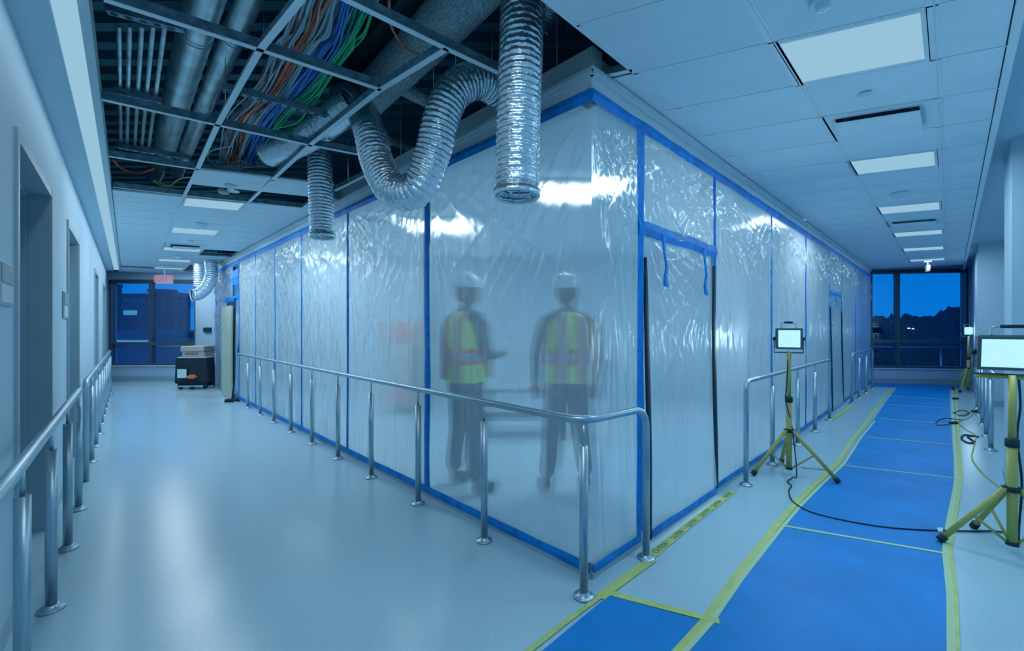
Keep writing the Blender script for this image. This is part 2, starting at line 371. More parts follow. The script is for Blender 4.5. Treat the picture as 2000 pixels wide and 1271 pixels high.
for ci in range(4):
    for k in range(len(RR)-1):
        x0, x1 = RX[ci], RX[ci+1]
        if ci == 0 and k < 4: continue
        if ci == 0 and RP(x0, RR[k]).y < 2.42: continue
        p = [RP(x0, RR[k]), RP(x1, RR[k]), RP(x1, RR[k+1]), RP(x0, RR[k+1])]
        if ci == 2 and k in lampsR:
            ceiling_light(p, 'unseen ceiling panel added above the camera to brighten the corridor corner' if k == 0 else f'{ordn[lampsR[k]-1]} glowing panel in the right corridor ceiling, counted away from the camera', POW*(.5 if k == 0 else .7) if k < 8 else POW, True); continue  # row zero panel is an unseen extra that lifts the light near the camera
        if ci == 2 and k in ventsR:
            c = sum(p, Vector())/4; t = thing('ceiling_vent', 'large air diffuser between the two nearest right-hand ceiling lights' if k == 6 else 'smaller looking air diffuser beyond the third right-hand ceiling light', 'vent', c)
            pa, pb, pc = inset(p, .012), inset(p, .075), inset(p, .070)
            fm = MB()
            for i in range(4):
                j = (i+1) % 4; dz = Vector((0, 0, .012)); fm.hexa([pa[i], pa[j], pb[j], pb[i]], [v+dz for v in (pa[i], pa[j], pb[j], pb[i])])
            fm.obj('frame', 'gridw', t); MB().slab(pb, ZC+.05, ZC+.06).obj('throat', 'darkm', t)
            MB().slab(pc, ZC-.035, ZC-.027).obj('face_plate', 'tile', t, .003)
            for sx_ in (.12, .88):
                q1 = pc[0].lerp(pc[1], sx_); q2 = pc[3].lerp(pc[2], sx_); mm = q1.lerp(q2, .3); MB().box(mm+Vector((0, 0, .018)), (.02, .02, .064)).obj('bracket', 'galv_dark', t)
            continue
        tile(p)
for x0 in RX[1:4]:
    bar(RP(x0, RR[0]), RP(x0, RR[-1]), .024, ZC)
    if x0 > -1: bar(RP(x0+.035, RR[0]), RP(x0+.035, RR[-1]), .010, ZC-.002, 0)
for k in range(1, len(RR)-1):
    bar(RP(-1.81, RR[k]), RP(.29, RR[k]), .010, ZC+.001, 0)
    if RP(-2, RR[k]).y > 2.3: bar(RP(-2.0, RR[k]), RP(-1.81, RR[k]), .010, ZC+.001, 0)
bar(RP(-2.02, RR[4]-.03), RP(-1.81, RR[4]-.03), .03, ZC, .05)
# soffit right of the tiles
def strip(fx0, fx1, f, y0, y1, z0, z1):
    return MB().slab([f(fx0, y0), f(fx1, y0), f(fx1, y1), f(fx0, y1)], z0, z1)
struct(strip(.29, .34, RP, -2, 11.2, ZC-.012, ZC+.14).obj('trim_1', 'gridw'))
struct(strip(.34, 1.9, RP, -3, 11.2, ZC+.11, ZC+.2).obj('ceiling_side', 'wall'))
# left ceiling
LR = rows([3.80, 4.62], 2)+rows([4.62, 5.97, 7.44, 8.7, 9.9, 10.9], 4)[1:]
LX = [-.175, .62, 1.40, 2.12]
struct(strip(-.555, -.352, LP, -3, 10.9, ZC, ZC+.03).obj('ceiling_soffit', 'wall'))
struct(strip(-.225, -.175, LP, -3, 10.9, ZC-.006, ZC+.14).obj('trim_2', 'trimw'))
st = thing('strip_light', 'long continuous light strip along the top of the left wall', 'strip light', LP(-.29, 4))
strip(-.35, -.225, LP, -1, 10.6, ZC+.0, ZC+.012).obj('diffuser', 'lamp', st)
for s_ in (-.353, -.228): strip(s_, s_+.006, LP, -1, 10.6, ZC-.002, ZC+.02).obj('edge_strip', 'gridw', st)
for k in range(3):
    a, b = LP(-.29, .3+k*3.5), LP(-.29, 3.7+k*3.5); c = (a+b)/2; area('strip_lamp', (c.x, c.y, ZC-.012), (b-a).length, .08, POW*.45, math.atan2((b-a).y, (b-a).x), tint=LEFT_TINT)
openL = {(0, 0), (0, 1), (1, 1), (2, 1), (2, 10), (2, 11), (3, 10), (3, 13), (3, 14), (2, 16), (2, 17), (2, 18), (2, 19), (3, 17), (3, 18), (0, 18)}
lampL = {2: 0, 6: 1, 10: 2, 14: 3, 18: 4}
def boxX(y): return 2.59-.074*(y-2.319)+.02 - .03
for k in range(len(LR)-1):
    for ci in range(4):
        if (ci, k) in openL: continue
        x0 = LX[ci]
        if ci < 3: x1a = x1b = LX[ci+1]
        else: x1a = boxX(LR[k]+.4); x1b = boxX(LR[k+1]+.4)
        if ci == 3 and (k < 1 or x1b < x0+.03): continue
        p = [LP(x0, LR[k]), LP(x1a, LR[k]), LP(x1b, LR[k+1]), LP(x0, LR[k+1])]
        if ci == 1 and k in lampL:
            ceiling_light(p, f'{["nearest","second","third","fourth","farthest"][lampL[k]]} glowing panel in the left corridor ceiling, counted away from the camera', POW*1.5, True, tint=LEFT_TINT); continue
        if ci == 1 and k == 9:
            c = sum(p, Vector())/4; t = thing('ceiling_vent', 'air diffuser set in the left corridor ceiling just before the third light', 'vent', c)
            MB().slab(inset(p, .02), ZC-.004, ZC+.004).obj('frame', 'gridw', t); MB().slab(inset(p, .09), ZC-.012, ZC-.006).obj('throat', 'darkm', t); MB().slab(inset(p, .12), ZC-.04, ZC-.03).obj('face_plate', 'tile', t)
            continue
        tile(p)
for x0 in LX[1:]:
    pass
def pbar(px, w=.03, z=ZC, deep=.06, m='gridw'):
    pts = [P(u, v, z) for u, v in px]
    for a, b in zip(pts, pts[1:]): bar(a, b, w, z, deep, m)
pbar([(620, -60), (588, 0), (507, 99), (425, 245), (386, 330)], .034); a = P(386, 330, ZC); bar(a, LP(.62, 4.62), .03); bar(LP(.62, 4.62), LP(.62, 10.9), .024)
pbar([(873, 96), (740, 178), (605, 284), (532, 352)], .034); bar(P(532, 352, ZC), LP(1.40, 4.62), .03); bar(LP(1.40, 4.62), LP(1.40, 10.9), .024)
pbar([(714, 343), (654, 373)], .03); bar(LP(2.12, 4.3), LP(2.12, 10.9), .022)
pbar([(674, 0), (872, 96), (1010, 160)], .03)
pbar([(600, -36), (674, 0)], .03)
pbar([(202, 0), (507, 98), (744, 176)], .03)
pbar([(198, 195), (425, 245), (605, 284), (720, 306)], .03)
pbar([(213, 306), (384, 331), (532, 352), (600, 362)], .03)
pbar([(221, 366), (362, 382), (495, 396), (604, 408)], .02)
for k in range(3, len(LR)-1): bar(LP(-.175, LR[k]), LP(boxX(LR[k]+.4) if boxX(LR[k]) > 2.12 else 2.12, LR[k]), .010, ZC+.001, .03 if k > 11 else 0)
p = [LP(.62, 1.0), LP(1.40, 1.0), LP(1.40, 1.36), LP(.62, 1.36)]; ceiling_light(p, 'glowing ceiling panel of the left corridor overhead, above the camera', POW*.55, True, tint=LEFT_TINT)
# plenum enclosure above the ceilings
pl = MB(); pl.fbox(LW, -4, S(11), -.3, -.1, ZC, 4.1); pl.slab([(-1.0, -1.2), (6, -1.2), (6, -1.0), (-1.0, -1.0)], ZC, 4.1); pl.slab([(-13.5, 11.2), (9, 11.2), (9, 11.3), (-13.5, 11.3)], ZC+.1, 4.1)
pl.slab([(9.6, -1.2), (9.8, -1.2), (9.8, 11.3), (9.6, 11.3)], ZC+.25, 4.1)
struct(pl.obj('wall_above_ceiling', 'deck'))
struct(MB().slab([CORNER+Vector((-.0, .25, 0)), CORNER+Vector((8.2, 7.9, 0)), Vector((8.7, 10.3, 0)), Vector((-7, 10.3, 0))], ZC+.10, ZC+.16).obj('ceiling_interior', 'tile'))
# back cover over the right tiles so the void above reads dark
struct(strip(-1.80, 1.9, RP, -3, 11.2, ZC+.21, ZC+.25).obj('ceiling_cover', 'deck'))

# ------------------------------------------------------------------ enclosure head: bulkhead, crown, track
LBL = sBL(421); LBR = sBR(1700)
hd = MB(); hd.fbox(BL, 0, LBL+.2, -.10, .0, 2.70, ZC+.0); hd.fbox(BR, 0, LBR, -.10, .0, 2.70, ZC)
struct(hd.obj('trim_3', 'trimw'))
cr_ = MB()
def lband(f, s0, s1, z0, z1, n0, n1): cr_.fbox(f, s0, s1, n0, n1, z0, z1)
for f, L_ in ((BL, LBL+.2), (BR, LBR)):
    lband(f, -.03, L_, ZC-.055, ZC-.035, 0, .018); lband(f, -.03, L_, ZC-.035, ZC-.012, 0, .03)
struct(cr_.obj('trim_4', 'trimw'))
up = MB(); up.fbox(BL, .02, sBL(640), -.14, -.04, ZC-.03, ZC+.15); up.fbox(BR, .02, .42, -.14, -.04, ZC-.03, ZC+.13)
struct(up.obj('trim_5', 'trimw'))
tr = MB(); tr.fbox(BL, 0, LBL, -.08, .012, 0, .03); tr.fbox(BR, 0, LBR, -.08, .012, 0, .03); struct(tr.obj('trim_6', 'frame_light'))

# ------------------------------------------------------------------ plastic barrier
def sheet(fr, s0, s1, z0, z1, nu, nv, seed, parent, name='plastic_sheet', mt='film', amp=1.0, round_start=False, bow=0, splay=0):
    W_ = s1-s0; Ht = z1-z0; mb = MB(); vs = []
    def disp(a, b):   # a 0..1 across, b 0..1 down from top
        x = a*W_; y = b*Ht; e = min(1, min(x, W_-x)/.09)
        d = 0
        for cx_, sg in ((0, 1), (W_, -1)):
            r = math.hypot(x-cx_, y)+1e-3; th = math.atan2(abs(x-cx_), y+.02)
            nn = noise.noise(Vector((th*7+seed*3.1, r*.8, seed+sg)))*2
            d += (1-abs(math.sin(th*15+nn*1.8+seed)))**2*math.exp(-r/1.0)*.050
            # hanging swag folds
            sag = y-.30*W_*(1-(2*a-1)**2)*(1+.4*noise.noise(Vector((x*2, seed, 1))))
            d += .009*max(0, math.sin(sag*22+nn*2+seed))**3*math.exp(-abs(y-.38)/.35)*1.6
        d += .020*(noise.noise(Vector((x*4.5+.5*y, y*.3, seed)))) + .010*(1-abs(noise.noise(Vector((x*11-.35*y, y*.55, seed+9))))*2)**3
        d += .006*noise.noise(Vector((x*3, y*2.2, seed+4))) + .0015*noise.noise(Vector((x*16, y*9, seed+14)))
        return d*e*amp*.8
    for j in range(nv+1):
        b = j/nv
        for i in range(nu+1):
            a = i/nu; dd = disp(a, b)*min(1, max(0, b/.06-.35))*min(1, (1-b)/.03+.1)
            dd += bow*math.sin(PI*a)*math.sin(PI*b)
            hem = .045*abs(noise.noise(Vector((a*W_*3.2, seed, 7))))*max(0, (b-.8)/.2) if splay else 0
            vs.append(fr.p(s0+a*W_, .004+dd+splay*b*b, z1-b*Ht+hem))
    fs = [(j*(nu+1)+i, (j+1)*(nu+1)+i, (j+1)*(nu+1)+i+1, j*(nu+1)+i+1) for j in range(nv) for i in range(nu)]
    mb.add(vs, fs, True); return mb.obj(name, mt, parent)
def tapev(fr, s, z0, z1, wd, seed, parent, n0=.004, name='tape_strip', m='tape', sway=.012):
    N = 26; mb = MB(); vs = []
    for i in range(N+1):
        z = z0+(z1-z0)*i/N; o = sway*noise.noise(Vector((z*1.3, seed, 0))); w_ = wd*(1+.25*noise.noise(Vector((z*3, seed, 5)))); e = .004*noise.noise(Vector((z*6, seed, 2)))
        for a, b in ((-w_/2, n0), (0, n0+.010+e), (w_/2, n0), (0, n0-.004)): vs.append(fr.p(s+o+a, b, z))
    fs = [(i*4+j, i*4+(j+1) % 4, (i+1)*4+(j+1) % 4, (i+1)*4+j) for i in range(N) for j in range(4)]
    mb.add(vs, fs, False); mb.f += [(0, 1, 2, 3), tuple(N*4+j for j in (3, 2, 1, 0))]; mb.sm += [False]*2
    return mb.obj(name, m, parent)
def tapeh(fr, s0, s1, z, wd, seed, parent, n0=.006, name='tape_strip', m='tape', jit=.006, slope=0):
    N = max(8, int((s1-s0)/.08)); mb = MB(); vs = []
    for i in range(N+1):
        s = s0+(s1-s0)*i/N; o = jit*noise.noise(Vector((s*2.1, seed, 0))); w_ = wd*(1+.15*noise.noise(Vector((s*4, seed, 5)))); zz = z+slope*i/N
        for a, b in ((-w_/2, n0), (0, n0+.008), (w_/2, n0), (0, n0-.004)): vs.append(fr.p(s, b, zz+o+a))
    fs = [(i*4+j, i*4+(j+1) % 4, (i+1)*4+(j+1) % 4, (i+1)*4+j) for i in range(N) for j in range(4)]
    mb.add(vs, fs, False); mb.f += [(0, 1, 2, 3), tuple(N*4+j for j in (3, 2, 1, 0))]; mb.sm += [False]*2
    return mb.obj(name, m, parent)
ZT = 2.70
barL = thing('plastic_barrier', 'taped plastic sheeting barrier along the left corridor, behind the long handrail', 'plastic barrier', BL.p(3, 0, 0))
barR = thing('plastic_barrier', 'taped plastic sheeting barrier with zipped doors along the right corridor', 'plastic barrier', BR.p(4, 0, 0))
seamL = [-.004, sBL(835), sBL(680), sBL(590), sBL(538), sBL(500), sBL(468)]
for i, (a, b) in enumerate(zip(seamL, seamL[1:])):
    sheet(BL, a, b, .03, ZT, 110 if i < 2 else 60, 150 if i < 2 else 90, 3.7*i+1, barL, mt='film' if i else 'film_clear', amp=(.55, 1, 1.1, 1, 1, 1)[i])
seamR = [-.004, sBR(1247), sBR(1394), sBR(1505), sBR(1572), sBR(1618), sBR(1642), sBR(1670), LBR]
ZD = 2.06
for i, (a, b) in enumerate(zip(seamR, seamR[1:])):
    if i in (1, 5):
        hdr = 2.03 if i == 1 else 2.0
        sheet(BR, a, b, hdr, ZT, 60, 40, 5.3*i+2, barR, amp=1.0)
        sheet(BR, a+.05, b-.07, .07 if i == 1 else .05, hdr, 90, 130, 2.9*i+2, barR, 'door_flap', amp=.45, splay=.05, mt='film_clear')
    else:
        sheet(BR, a, b, .03, ZT, 90 if i < 4 else 50, 140 if i < 4 else 90, 1.9*i+4, barR, mt='film' if i else 'film_clear', amp=.8 if i == 0 else 1)
tapeh(BL, -.012, LBL, ZT+.0, .075, 1, barL, .014); tapeh(BR, -.012, LBR, ZT+.0, .075, 2, barR, .014)
tapeh(BL, 0, LBL-.6, .06, .06, 3, barL, .016); tapeh(BR, 0, seamR[1]-.02, .06, .05, 4, barR, .016); tapeh(BR, seamR[2]+.03, LBR, .06, .05, 5, barR, .016)
for i, s in enumerate(seamL[1:]): tapev(BL, s, .06, ZT, .085 if i == 0 else .062, i+.5, barL)
for i, s in enumerate(seamR[1:-1]): tapev(BR, s, .03, ZT+.03, .06 if i < 2 else .045, i+8.5, barR, .008)
tapev(BR, seamR[1]+.02, .1, 2.7, .05, 3.3, barR, .014)
tapeh(BR, seamR[1]-.02, seamR[2]+.02, 2.045, .10, 9, barR, .016, jit=.02, slope=-.0); tapeh(BR, seamR[5], seamR[6], 2.0, .09, 10, barR, .014)
tapeh(BR, seamR[1]+.06, seamR[2]-.10, .075, .055, 21, barR, .06, jit=.02)
# zip slits: dark gaps beside the flaps
def slit(fr, s, z0, z1, wd, seed, parent, amp):
    N = 30; mb = MB(); vs = []
    for i in range(N+1):
        t = i/N; z = z0+(z1-z0)*t; o = amp*math.sin(t*PI*1.2)*.5+amp*.5*noise.noise(Vector((z*1.1, seed, 0))); w_ = wd*(.35+.65*math.sin(PI*t)**.6)
        for a, b in ((-w_/2, .022), (w_/2, .026), (w_/2, .012), (-w_/2, .010)): vs.append(fr.p(s+o+a, b+.03*(1-t), z))
    fs = [(i*4+j, i*4+(j+1) % 4, (i+1)*4+(j+1) % 4, (i+1)*4+j) for i in range(N) for j in range(4)]
    mb.add(vs, fs, True); mb.f += [(0, 1, 2, 3), tuple(N*4+j for j in (3, 2, 1, 0))]; mb.sm += [False]*2
    return mb.obj('zip_strip', 'dark', parent)
slit(BR, seamR[1]+.058, .04, 1.86, .04, 1, barR, .015); slit(BR, seamR[2]-.055, .08, 1.92, .05, 2, barR, -.03)
slit(BR, seamR[5]+.05, .04, 1.75, .05, 3, barR, .01); slit(BR, seamR[6]-.05, .08, 1.8, .05, 4, barR, -.02)
def strap(fr, pts, wd, parent):
    mb = MB(); sp = spline([Vector(p) for p in pts], 18); vs = []
    for i, p in enumerate(sp):
        t = i/18; w_ = wd*(1-.55*math.sin(PI*min(1, t*1.15))+.3*t)
        for a, b in ((-w_/2, 0), (w_/2, .002), (w_/2, -.004), (-w_/2, -.005)): vs.append(fr.p(p.x+a, .045+p.y+b, p.z))
    fs = [(i*4+j, i*4+(j+1) % 4, (i+1)*4+(j+1) % 4, (i+1)*4+j) for i in range(18) for j in range(4)]
    mb.add(vs, fs, True); mb.f += [(0, 1, 2, 3), tuple(18*4+j for j in (3, 2, 1, 0))]; mb.sm += [False]*2
    mb.obj('tie_strap', 'tape', parent)
s = sBR(1284); strap(BR, [(s, 0, 2.03), (s-.005, .01, 1.92), (s+.015, .015, 1.82), (s+.01, .01, 1.74), (s+.02, .01, 1.68)], .05, barR)
s = sBR(1364); strap(BR, [(s, 0, 2.03), (s-.005, .01, 1.93), (s+.01, .015, 1.82), (s, .01, 1.74), (s+.03, .01, 1.66)], .05, barR)
for u, z in ((1625, 1.72), (1636, 1.7)):
    s = sBR(u); strap(BR, [(s, 0, 1.98), (s, .01, 1.9), (s+.02, .01, 1.8), (s, .01, z)], .06, barR)
# far left open doorway flap
sheet(BL, sBL(455), LBL, 2.0, ZT, 40, 30, 44, barL); sheet(BL, sBL(442), LBL, .05, 2.0, 40, 60, 47, barL, 'door_flap')
tapeh(BL, sBL(466), sBL(444), 2.42, .30, 31, barL); tapeh(BL, sBL(466), sBL(440), 2.0, .10, 32, barL); tapev(BL, sBL(438), .06, 2.7, .06, 7.7, barL); tapev(BL, sBL(424), .06, 2.7, .08, 8.7, barL)
slit(BL, sBL(461), .04, 2.0, .16, 6, barL, .03)

# ------------------------------------------------------------------ handrails
def post(t, p, ztop, r=.0225, stem=True):
    p = Vector(p); b = MB(); h = ztop-.105 if stem else ztop
    b.cyl(p+Vector((0, 0, .01)), p+Vector((0, 0, h)), r, 20)
    o = b.obj('post', 'steel', t)
    if stem: MB().cyl(p+Vector((0, 0, h)), p+Vector((0, 0, ztop)), .008, 10).obj('stem', 'steel', o)
    MB().lathe(p, [(.053, 0), (.053, .007), (.048, .012), (.030, .014), (.029, .026), (.024, .028)], 28).obj('base_flange', 'steel', o)
def rail(t, pts, r=.0215, bend=.09):
    pts = [Vector(p) for p in pts]; path = [pts[0]]
    for i in range(1, len(pts)-1):
        a, b, c = pts[i-1], pts[i], pts[i+1]; d0 = (a-b).normalized(); d1 = (c-b).normalized(); k = min(bend, (a-b).length*.45, (c-b).length*.45)
        s_, e = b+d0*k, b+d1*k
        for j in range(9):
            w_ = j/8; path.append(s_.lerp(b, w_).lerp(b.lerp(e, w_), w_))
    path.append(pts[-1]); MB().tube(path, r, 20).obj('handrail', 'steel', t)
RH = .915
lr = [Vector((-2.295, 2.066, 0))+Vector((-.5255, .5675, 0))*k for k in range(-4, 13)]
t = thing('railing', 'nearest steel handrail in the left foreground, ending beside the first doorway', 'railing', lr[4])
for p in lr[:7]: post(t, p, RH-.015)
rail(t, [lr[0]+Vector((0, 0, RH)), lr[6]+Vector((-.04, .045, RH))])
t = thing('railing', 'steel handrail continuing along the left wall past the second doorway', 'railing', lr[8])
for p in lr[8:]: post(t, p, RH-.015)
rail(t, [lr[7]+Vector((-.02, .02, 0)), lr[7]+Vector((-.02, .02, RH)), lr[-1]+Vector((-.03, .03, RH))])
bases = [P(1140, 1165), P(937, 1060), P(804, 988), P(715, 935), P(650, 898), P(600, 869), P(563, 845), P(531, 826), P(505, 811), P(484, 797)]
d_ = (bases[-1]-bases[0]).normalized(); bases = [bases[0]+d_*((b-bases[0]).dot(d_)) for b in bases]
t = thing('railing', 'long steel handrail wrapping the corner in front of the plastic barrier', 'railing', bases[0])
for p in bases: post(t, p, RH-.02)
e0 = P(1262, 1090); e1 = bases[-1]+d_*.85
rail(t, [e1, e1+Vector((0, 0, RH)), bases[0]+Vector((0, 0, RH)), e0+Vector((0, 0, RH)), e0+Vector((0, 0, .02))], bend=.13)
for p in (e0, e1): MB().lathe(p, [(.053, 0), (.053, .007), (.048, .012), (.030, .014), (.029, .026), (.024, .028)], 28).obj('base_flange', 'steel', t)
def railing_r(pts, label):
    t = thing('railing', label, 'railing', pts[0])
    rail(t, [pts[0], pts[0]+Vector((0, 0, RH+.01)), pts[-1]+Vector((0, 0, RH+.01)), pts[-1]])
    for p in (pts[0], pts[-1]): MB().lathe(p, [(.053, 0), (.053, .007), (.048, .012), (.030, .014), (.029, .026), (.024, .028)], 28).obj('base_flange', 'steel', t)
    for p in pts[1:-1]: post(t, p, RH)
def line_fit(px):
    pts = [P(u, v) for u, v in px]; a, b = pts[0], pts[-1]; d = (b-a).normalized(); return [a+d*((p-a).dot(d)) for p in pts]
railing_r(line_fit([(1457, 947), (1513, 908), (1558, 869), (1592, 843), (1620, 821)]), 'steel handrail between the two zipped doors, behind the lit work light')
railing_r(line_fit([(1664, 788), (1679, 778), (1692, 768), (1704, 759)]), 'short far steel handrail beyond the second zipped door')
t = thing('railing', 'steel handrail running across the far right window', 'railing', P(1749, 743))
pp = [P(1700, 744), P(1749, 744), P(1838, 748), P(1890, 750)]
for p in pp[1:3]: post(t, p, RH)
rail(t, [pp[0]+Vector((0, 0, RH)), pp[-1]+Vector((0, 0, RH))], .02)
t = thing('railing', 'steel handrail running across the far left window', 'railing', P(296, 737))
pp = [P(222, 743), P(296, 742), P(368, 742)]
for p in pp[1:]: post(t, p, RH)
rail(t, [pp[0]+Vector((0, 0, RH)), pp[-1]+Vector((0, 0, RH))], .02)
t = thing('railing', 'steel handrail against the recess in the right wall, behind the cut-off work light', 'railing', P(1952, 880))
pts = [RL.p(y/q, -.03, 0) for y in (4.74, 5.35, 6.0, 6.65, 7.2)]
for p in pts: post(t, p, RH)
rail(t, [pts[0]-RD*.9+Vector((0, 0, RH)), pts[-1]+RD*.25+Vector((0, 0, RH))])
t = thing('railing', 'short steel handrail beside the black covered cart', 'railing', P(421, 758))
pp = [P(421, 758), P(434, 764)]; rail(t, [P(410, 748)+Vector((0, 0, RH)), P(421, 757)+Vector((0, 0, RH)), P(433, 764)+Vector((0, 0, RH)), P(433, 764)])
post(t, P(421, 757), RH)

# ------------------------------------------------------------------ floor protection
edgeL = [(1337, 1271), (1385, 1217), (1447, 1128), (1525, 1029), (1559, 989), (1602, 946), (1644, 907), (1679, 853), (1705, 822), (1731, 784), (1752, 757)]
edgeR = [(1853, 1271), (1851, 1166), (1844, 1105), (1841, 1078), (1847, 1027), (1859, 965), (1863, 935), (1862, 896), (1858, 842), (1855, 780), (1855, 758)]
def interp(e, v):
    for (a, b) in zip(e, e[1:]):
        if b[1] <= v <= a[1]: return a[0]+(b[0]-a[0])*(a[1]-v)/(a[1]-b[1])
    return e[0][0] if v > e[0][1] else e[-1][0]
cuts = [((1220, 1420), (1855, 1440)), ((1526, 1027), (1841, 1081)), ((1642, 909), (1863, 934)), ((1683, 853), (1860, 869)), ((1711, 817), (1858, 829)), ((1733, 790), (1855, 798)), ((1743, 774), (1855, 780)), ((1752, 757), (1855, 761))]
lm = ['nearest and largest blue floor sheet, in the right foreground', 'blue floor sheet crossed by the black work light cable', 'third blue floor sheet, beside the feet of the lit work light', 'fourth blue floor sheet up the right corridor', 'fifth blue floor sheet up the right corridor', 'sixth blue floor sheet up the right corridor', 'last blue floor sheet before the far right window']
def wavy(e, v, side):
    return interp(e, v)
for i, (a, b) in enumerate(zip(cuts, cuts[1:])):
    left = []; n_ = 10
    def LPt(v): return P(interp(edgeL, v) if v <= 1271 else 1337-(v-1271)*.80, v)
    def RPt(v): return P(interp(edgeR, v) if v <= 1271 else 1853, v)
    vl0, vl1, vr0, vr1 = a[0][1], b[0][1], a[1][1], b[1][1]
    L_ = [LPt(vl0+(vl1-vl0)*k/n_) for k in range(n_+1)]; R_ = [RPt(vr0+(vr1-vr0)*k/n_) for k in range(n_+1)]
    poly = L_+R_[::-1]
    o = MB().slab([(p.x, p.y) for p in poly][::-1], .0005, .004+.0002*(i % 2)).obj('floor_sheet', 'blue_mat'); tag(o, lm[i], 'floor sheet', 'blue floor protection sheets')
o = MB().slab([(p.x, p.y) for p in [P(1190, 1163), P(1060, 1271), P(930, 1380), P(1215, 1400), P(1312, 1271), P(1366, 1212)]], .0005, .004).obj('floor_sheet', 'blue_mat')
tag(o, 'triangular blue floor sheet at the bottom centre, in front of the corner post', 'floor sheet', 'blue floor protection sheets')
o = MB().slab([(p.x, p.y) for p in [P(1706, 748), P(1706, 755), P(1752, 757), P(1870, 762), P(1880, 752)]][::-1], .0005, .003).obj('floor_sheet', 'blue_mat'); tag(o, 'narrow blue floor strip across the corridor below the far right window', 'floor sheet')
o = MB().slab([(p.x, p.y) for p in [P(222, 739), P(222, 745), P(352, 741), P(352, 736)]], .0005, .003).obj('floor_sheet', 'tape'); tag(o, 'narrow blue floor strip below the far left window', 'floor sheet')
def ftape(px, wpx, label, m='tape_y', z=.0045, cat='tape', close=None):
    """tape on the floor along pixel polyline, metric half width"""
    pts = [P(u, v) for u, v in px]; mb = MB(); vs = []; N = len(pts)
    for i, p in enumerate(pts):
        d = (pts[min(i+1, N-1)]-pts[max(i-1, 0)]).normalized(); n_ = Vector((d.y, -d.x, 0))*wpx/2
        vs += [p+n_+Vector((0, 0, z-.001)), p-n_+Vector((0, 0, z-.001)), p-n_+Vector((0, 0, z+.0006)), p+n_+Vector((0, 0, z+.0006))]
    fs = [(i*4+j, i*4+(j+1) % 4, (i+1)*4+(j+1) % 4, (i+1)*4+j) for i in range(N-1) for j in range(4)]
    mb.add(vs, fs); mb.f += [(0, 1, 2, 3), tuple((N-1)*4+j for j in (3, 2, 1, 0))]; mb.sm += [False]*2
    o = mb.obj('floor_tape', m)
    if label: tag(o, label, cat, 'floor tapes')
    return o
off = lambda e, d: [(u+d, v) for u, v in e]
ftape([(1230, 1380)]+off(edgeL, -10), .042, 'yellow floor tape along the left edge of the blue sheets', 'tape_y')
ftape([(1245, 1380)]+off(edgeL[:9], 4), .022, 'pale green tape overlapping the left edge of the near blue sheets', 'tape_c', .0052)
ftape(off([(1855, 1400)]+edgeR, 5), .028, 'pale green tape overlapping the right edge of the blue sheets', 'tape_c', .0052)
ftape(off([(1858, 1400)]+edgeR, 13), .028, 'yellow floor tape along the right edge of the blue sheets', 'tape_y')
cl = ['closest to the camera', 'just past the lit work light', 'third from the camera', 'fourth from the camera', 'fifth from the camera', 'sixth from the camera']
for i, (a, b) in enumerate(cuts[1:-1]):
    ftape([a, b], .025 if i == 0 else .02, f'pale tape across the blue sheets, {cl[i]}', 'tape_c', .006)
ftape([(1192, 1160), (1405, 1215)], .04, 'yellow tape crossing from the corner post to the blue sheets', 'tape_y', .0058)
ftape([(930, 1350), (1035, 1271), (1110, 1212), (1192, 1152)], .026, 'yellow tape along the left edge of the triangular blue sheet', 'tape_y', .0058)
ftape([(1172, 1168), (1215, 1135), (1275, 1093)], .055, 'bright yellow tape between the corner post and the rail end', 'tape_y', .006)
ct = ftape([(1270, 1088), (1350, 1022), (1432, 959)], .055, None, 'tape_y', .0045)
tag(ct, 'yellow caution tape with black lettering in front of the first zipped door', 'tape')
ct.name = 'caution_tape'
a, b = P(1270, 1088), P(1432, 959); dd = (b-a).normalized(); L_ = (b-a).length
for k in range(6):
    p = a+dd*L_*((k+.6)/6.2); text_obj('CAUTION', .05, mtx(p+Vector((0, 0, .0055)), dd, Vector((-dd.y, dd.x, 0))), 'ink', 'lettering', ct, .0003, .72)
a, b = P(1628, 817), P(1662, 792)
ct = ftape([(1625, 820), (1664, 792)], .05, None, 'tape_y', .0045); tag(ct, 'yellow caution tape on the floor before the second zipped door', 'tape'); ct.name = 'caution_tape'
o = ftape([(1566, 913), (1615, 917)], .05, 'short grey tape strip on the floor behind the lit work light', 'frame', .0045)

# ------------------------------------------------------------------ flexible ducts
def flex(px, r, label, pitch=.032, opening=None, seed=0, name='flexible_duct'):
    path = resample(spline(px, 60), pitch/5)
    def rad(i, th):
        ph = (i % 5)/5; c = abs(math.sin(PI*i/5)); p = path[i]
        w_ = noise.noise(Vector((p.x*18+math.cos(th)*4, p.y*18+math.sin(th)*4, p.z*26+seed)))
        w2 = noise.noise(Vector((p.x*45+math.cos(th)*9, p.y*45+math.sin(th)*9, p.z*60+seed)))
        return r*(1-.085*c+.05*w_*(.3+c)+.045*w2*c)
    t = thing(name, label, 'duct', path[0]); seg = 44
    MB().tube(path, rad, seg, cap=False).obj('duct_hose', 'foil', t)
    if opening:
        e = path[0]; d = (path[0]-path[1]).normalized(); rt = Vector((0, 0, 1)).rotation_difference(d).to_matrix()
        MB().lathe(e, [(r*.95, -.09), (r*.93, -.005), (r*1.05, -.03), (r*1.07, .0), (r*1.01, .008), (r*.93, .0)], seg, rot=rt, cap=False).obj('end_collar', 'foil', t)
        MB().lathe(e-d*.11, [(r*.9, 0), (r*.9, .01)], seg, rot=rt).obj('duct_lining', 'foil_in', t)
    return t
Yd = 2.2
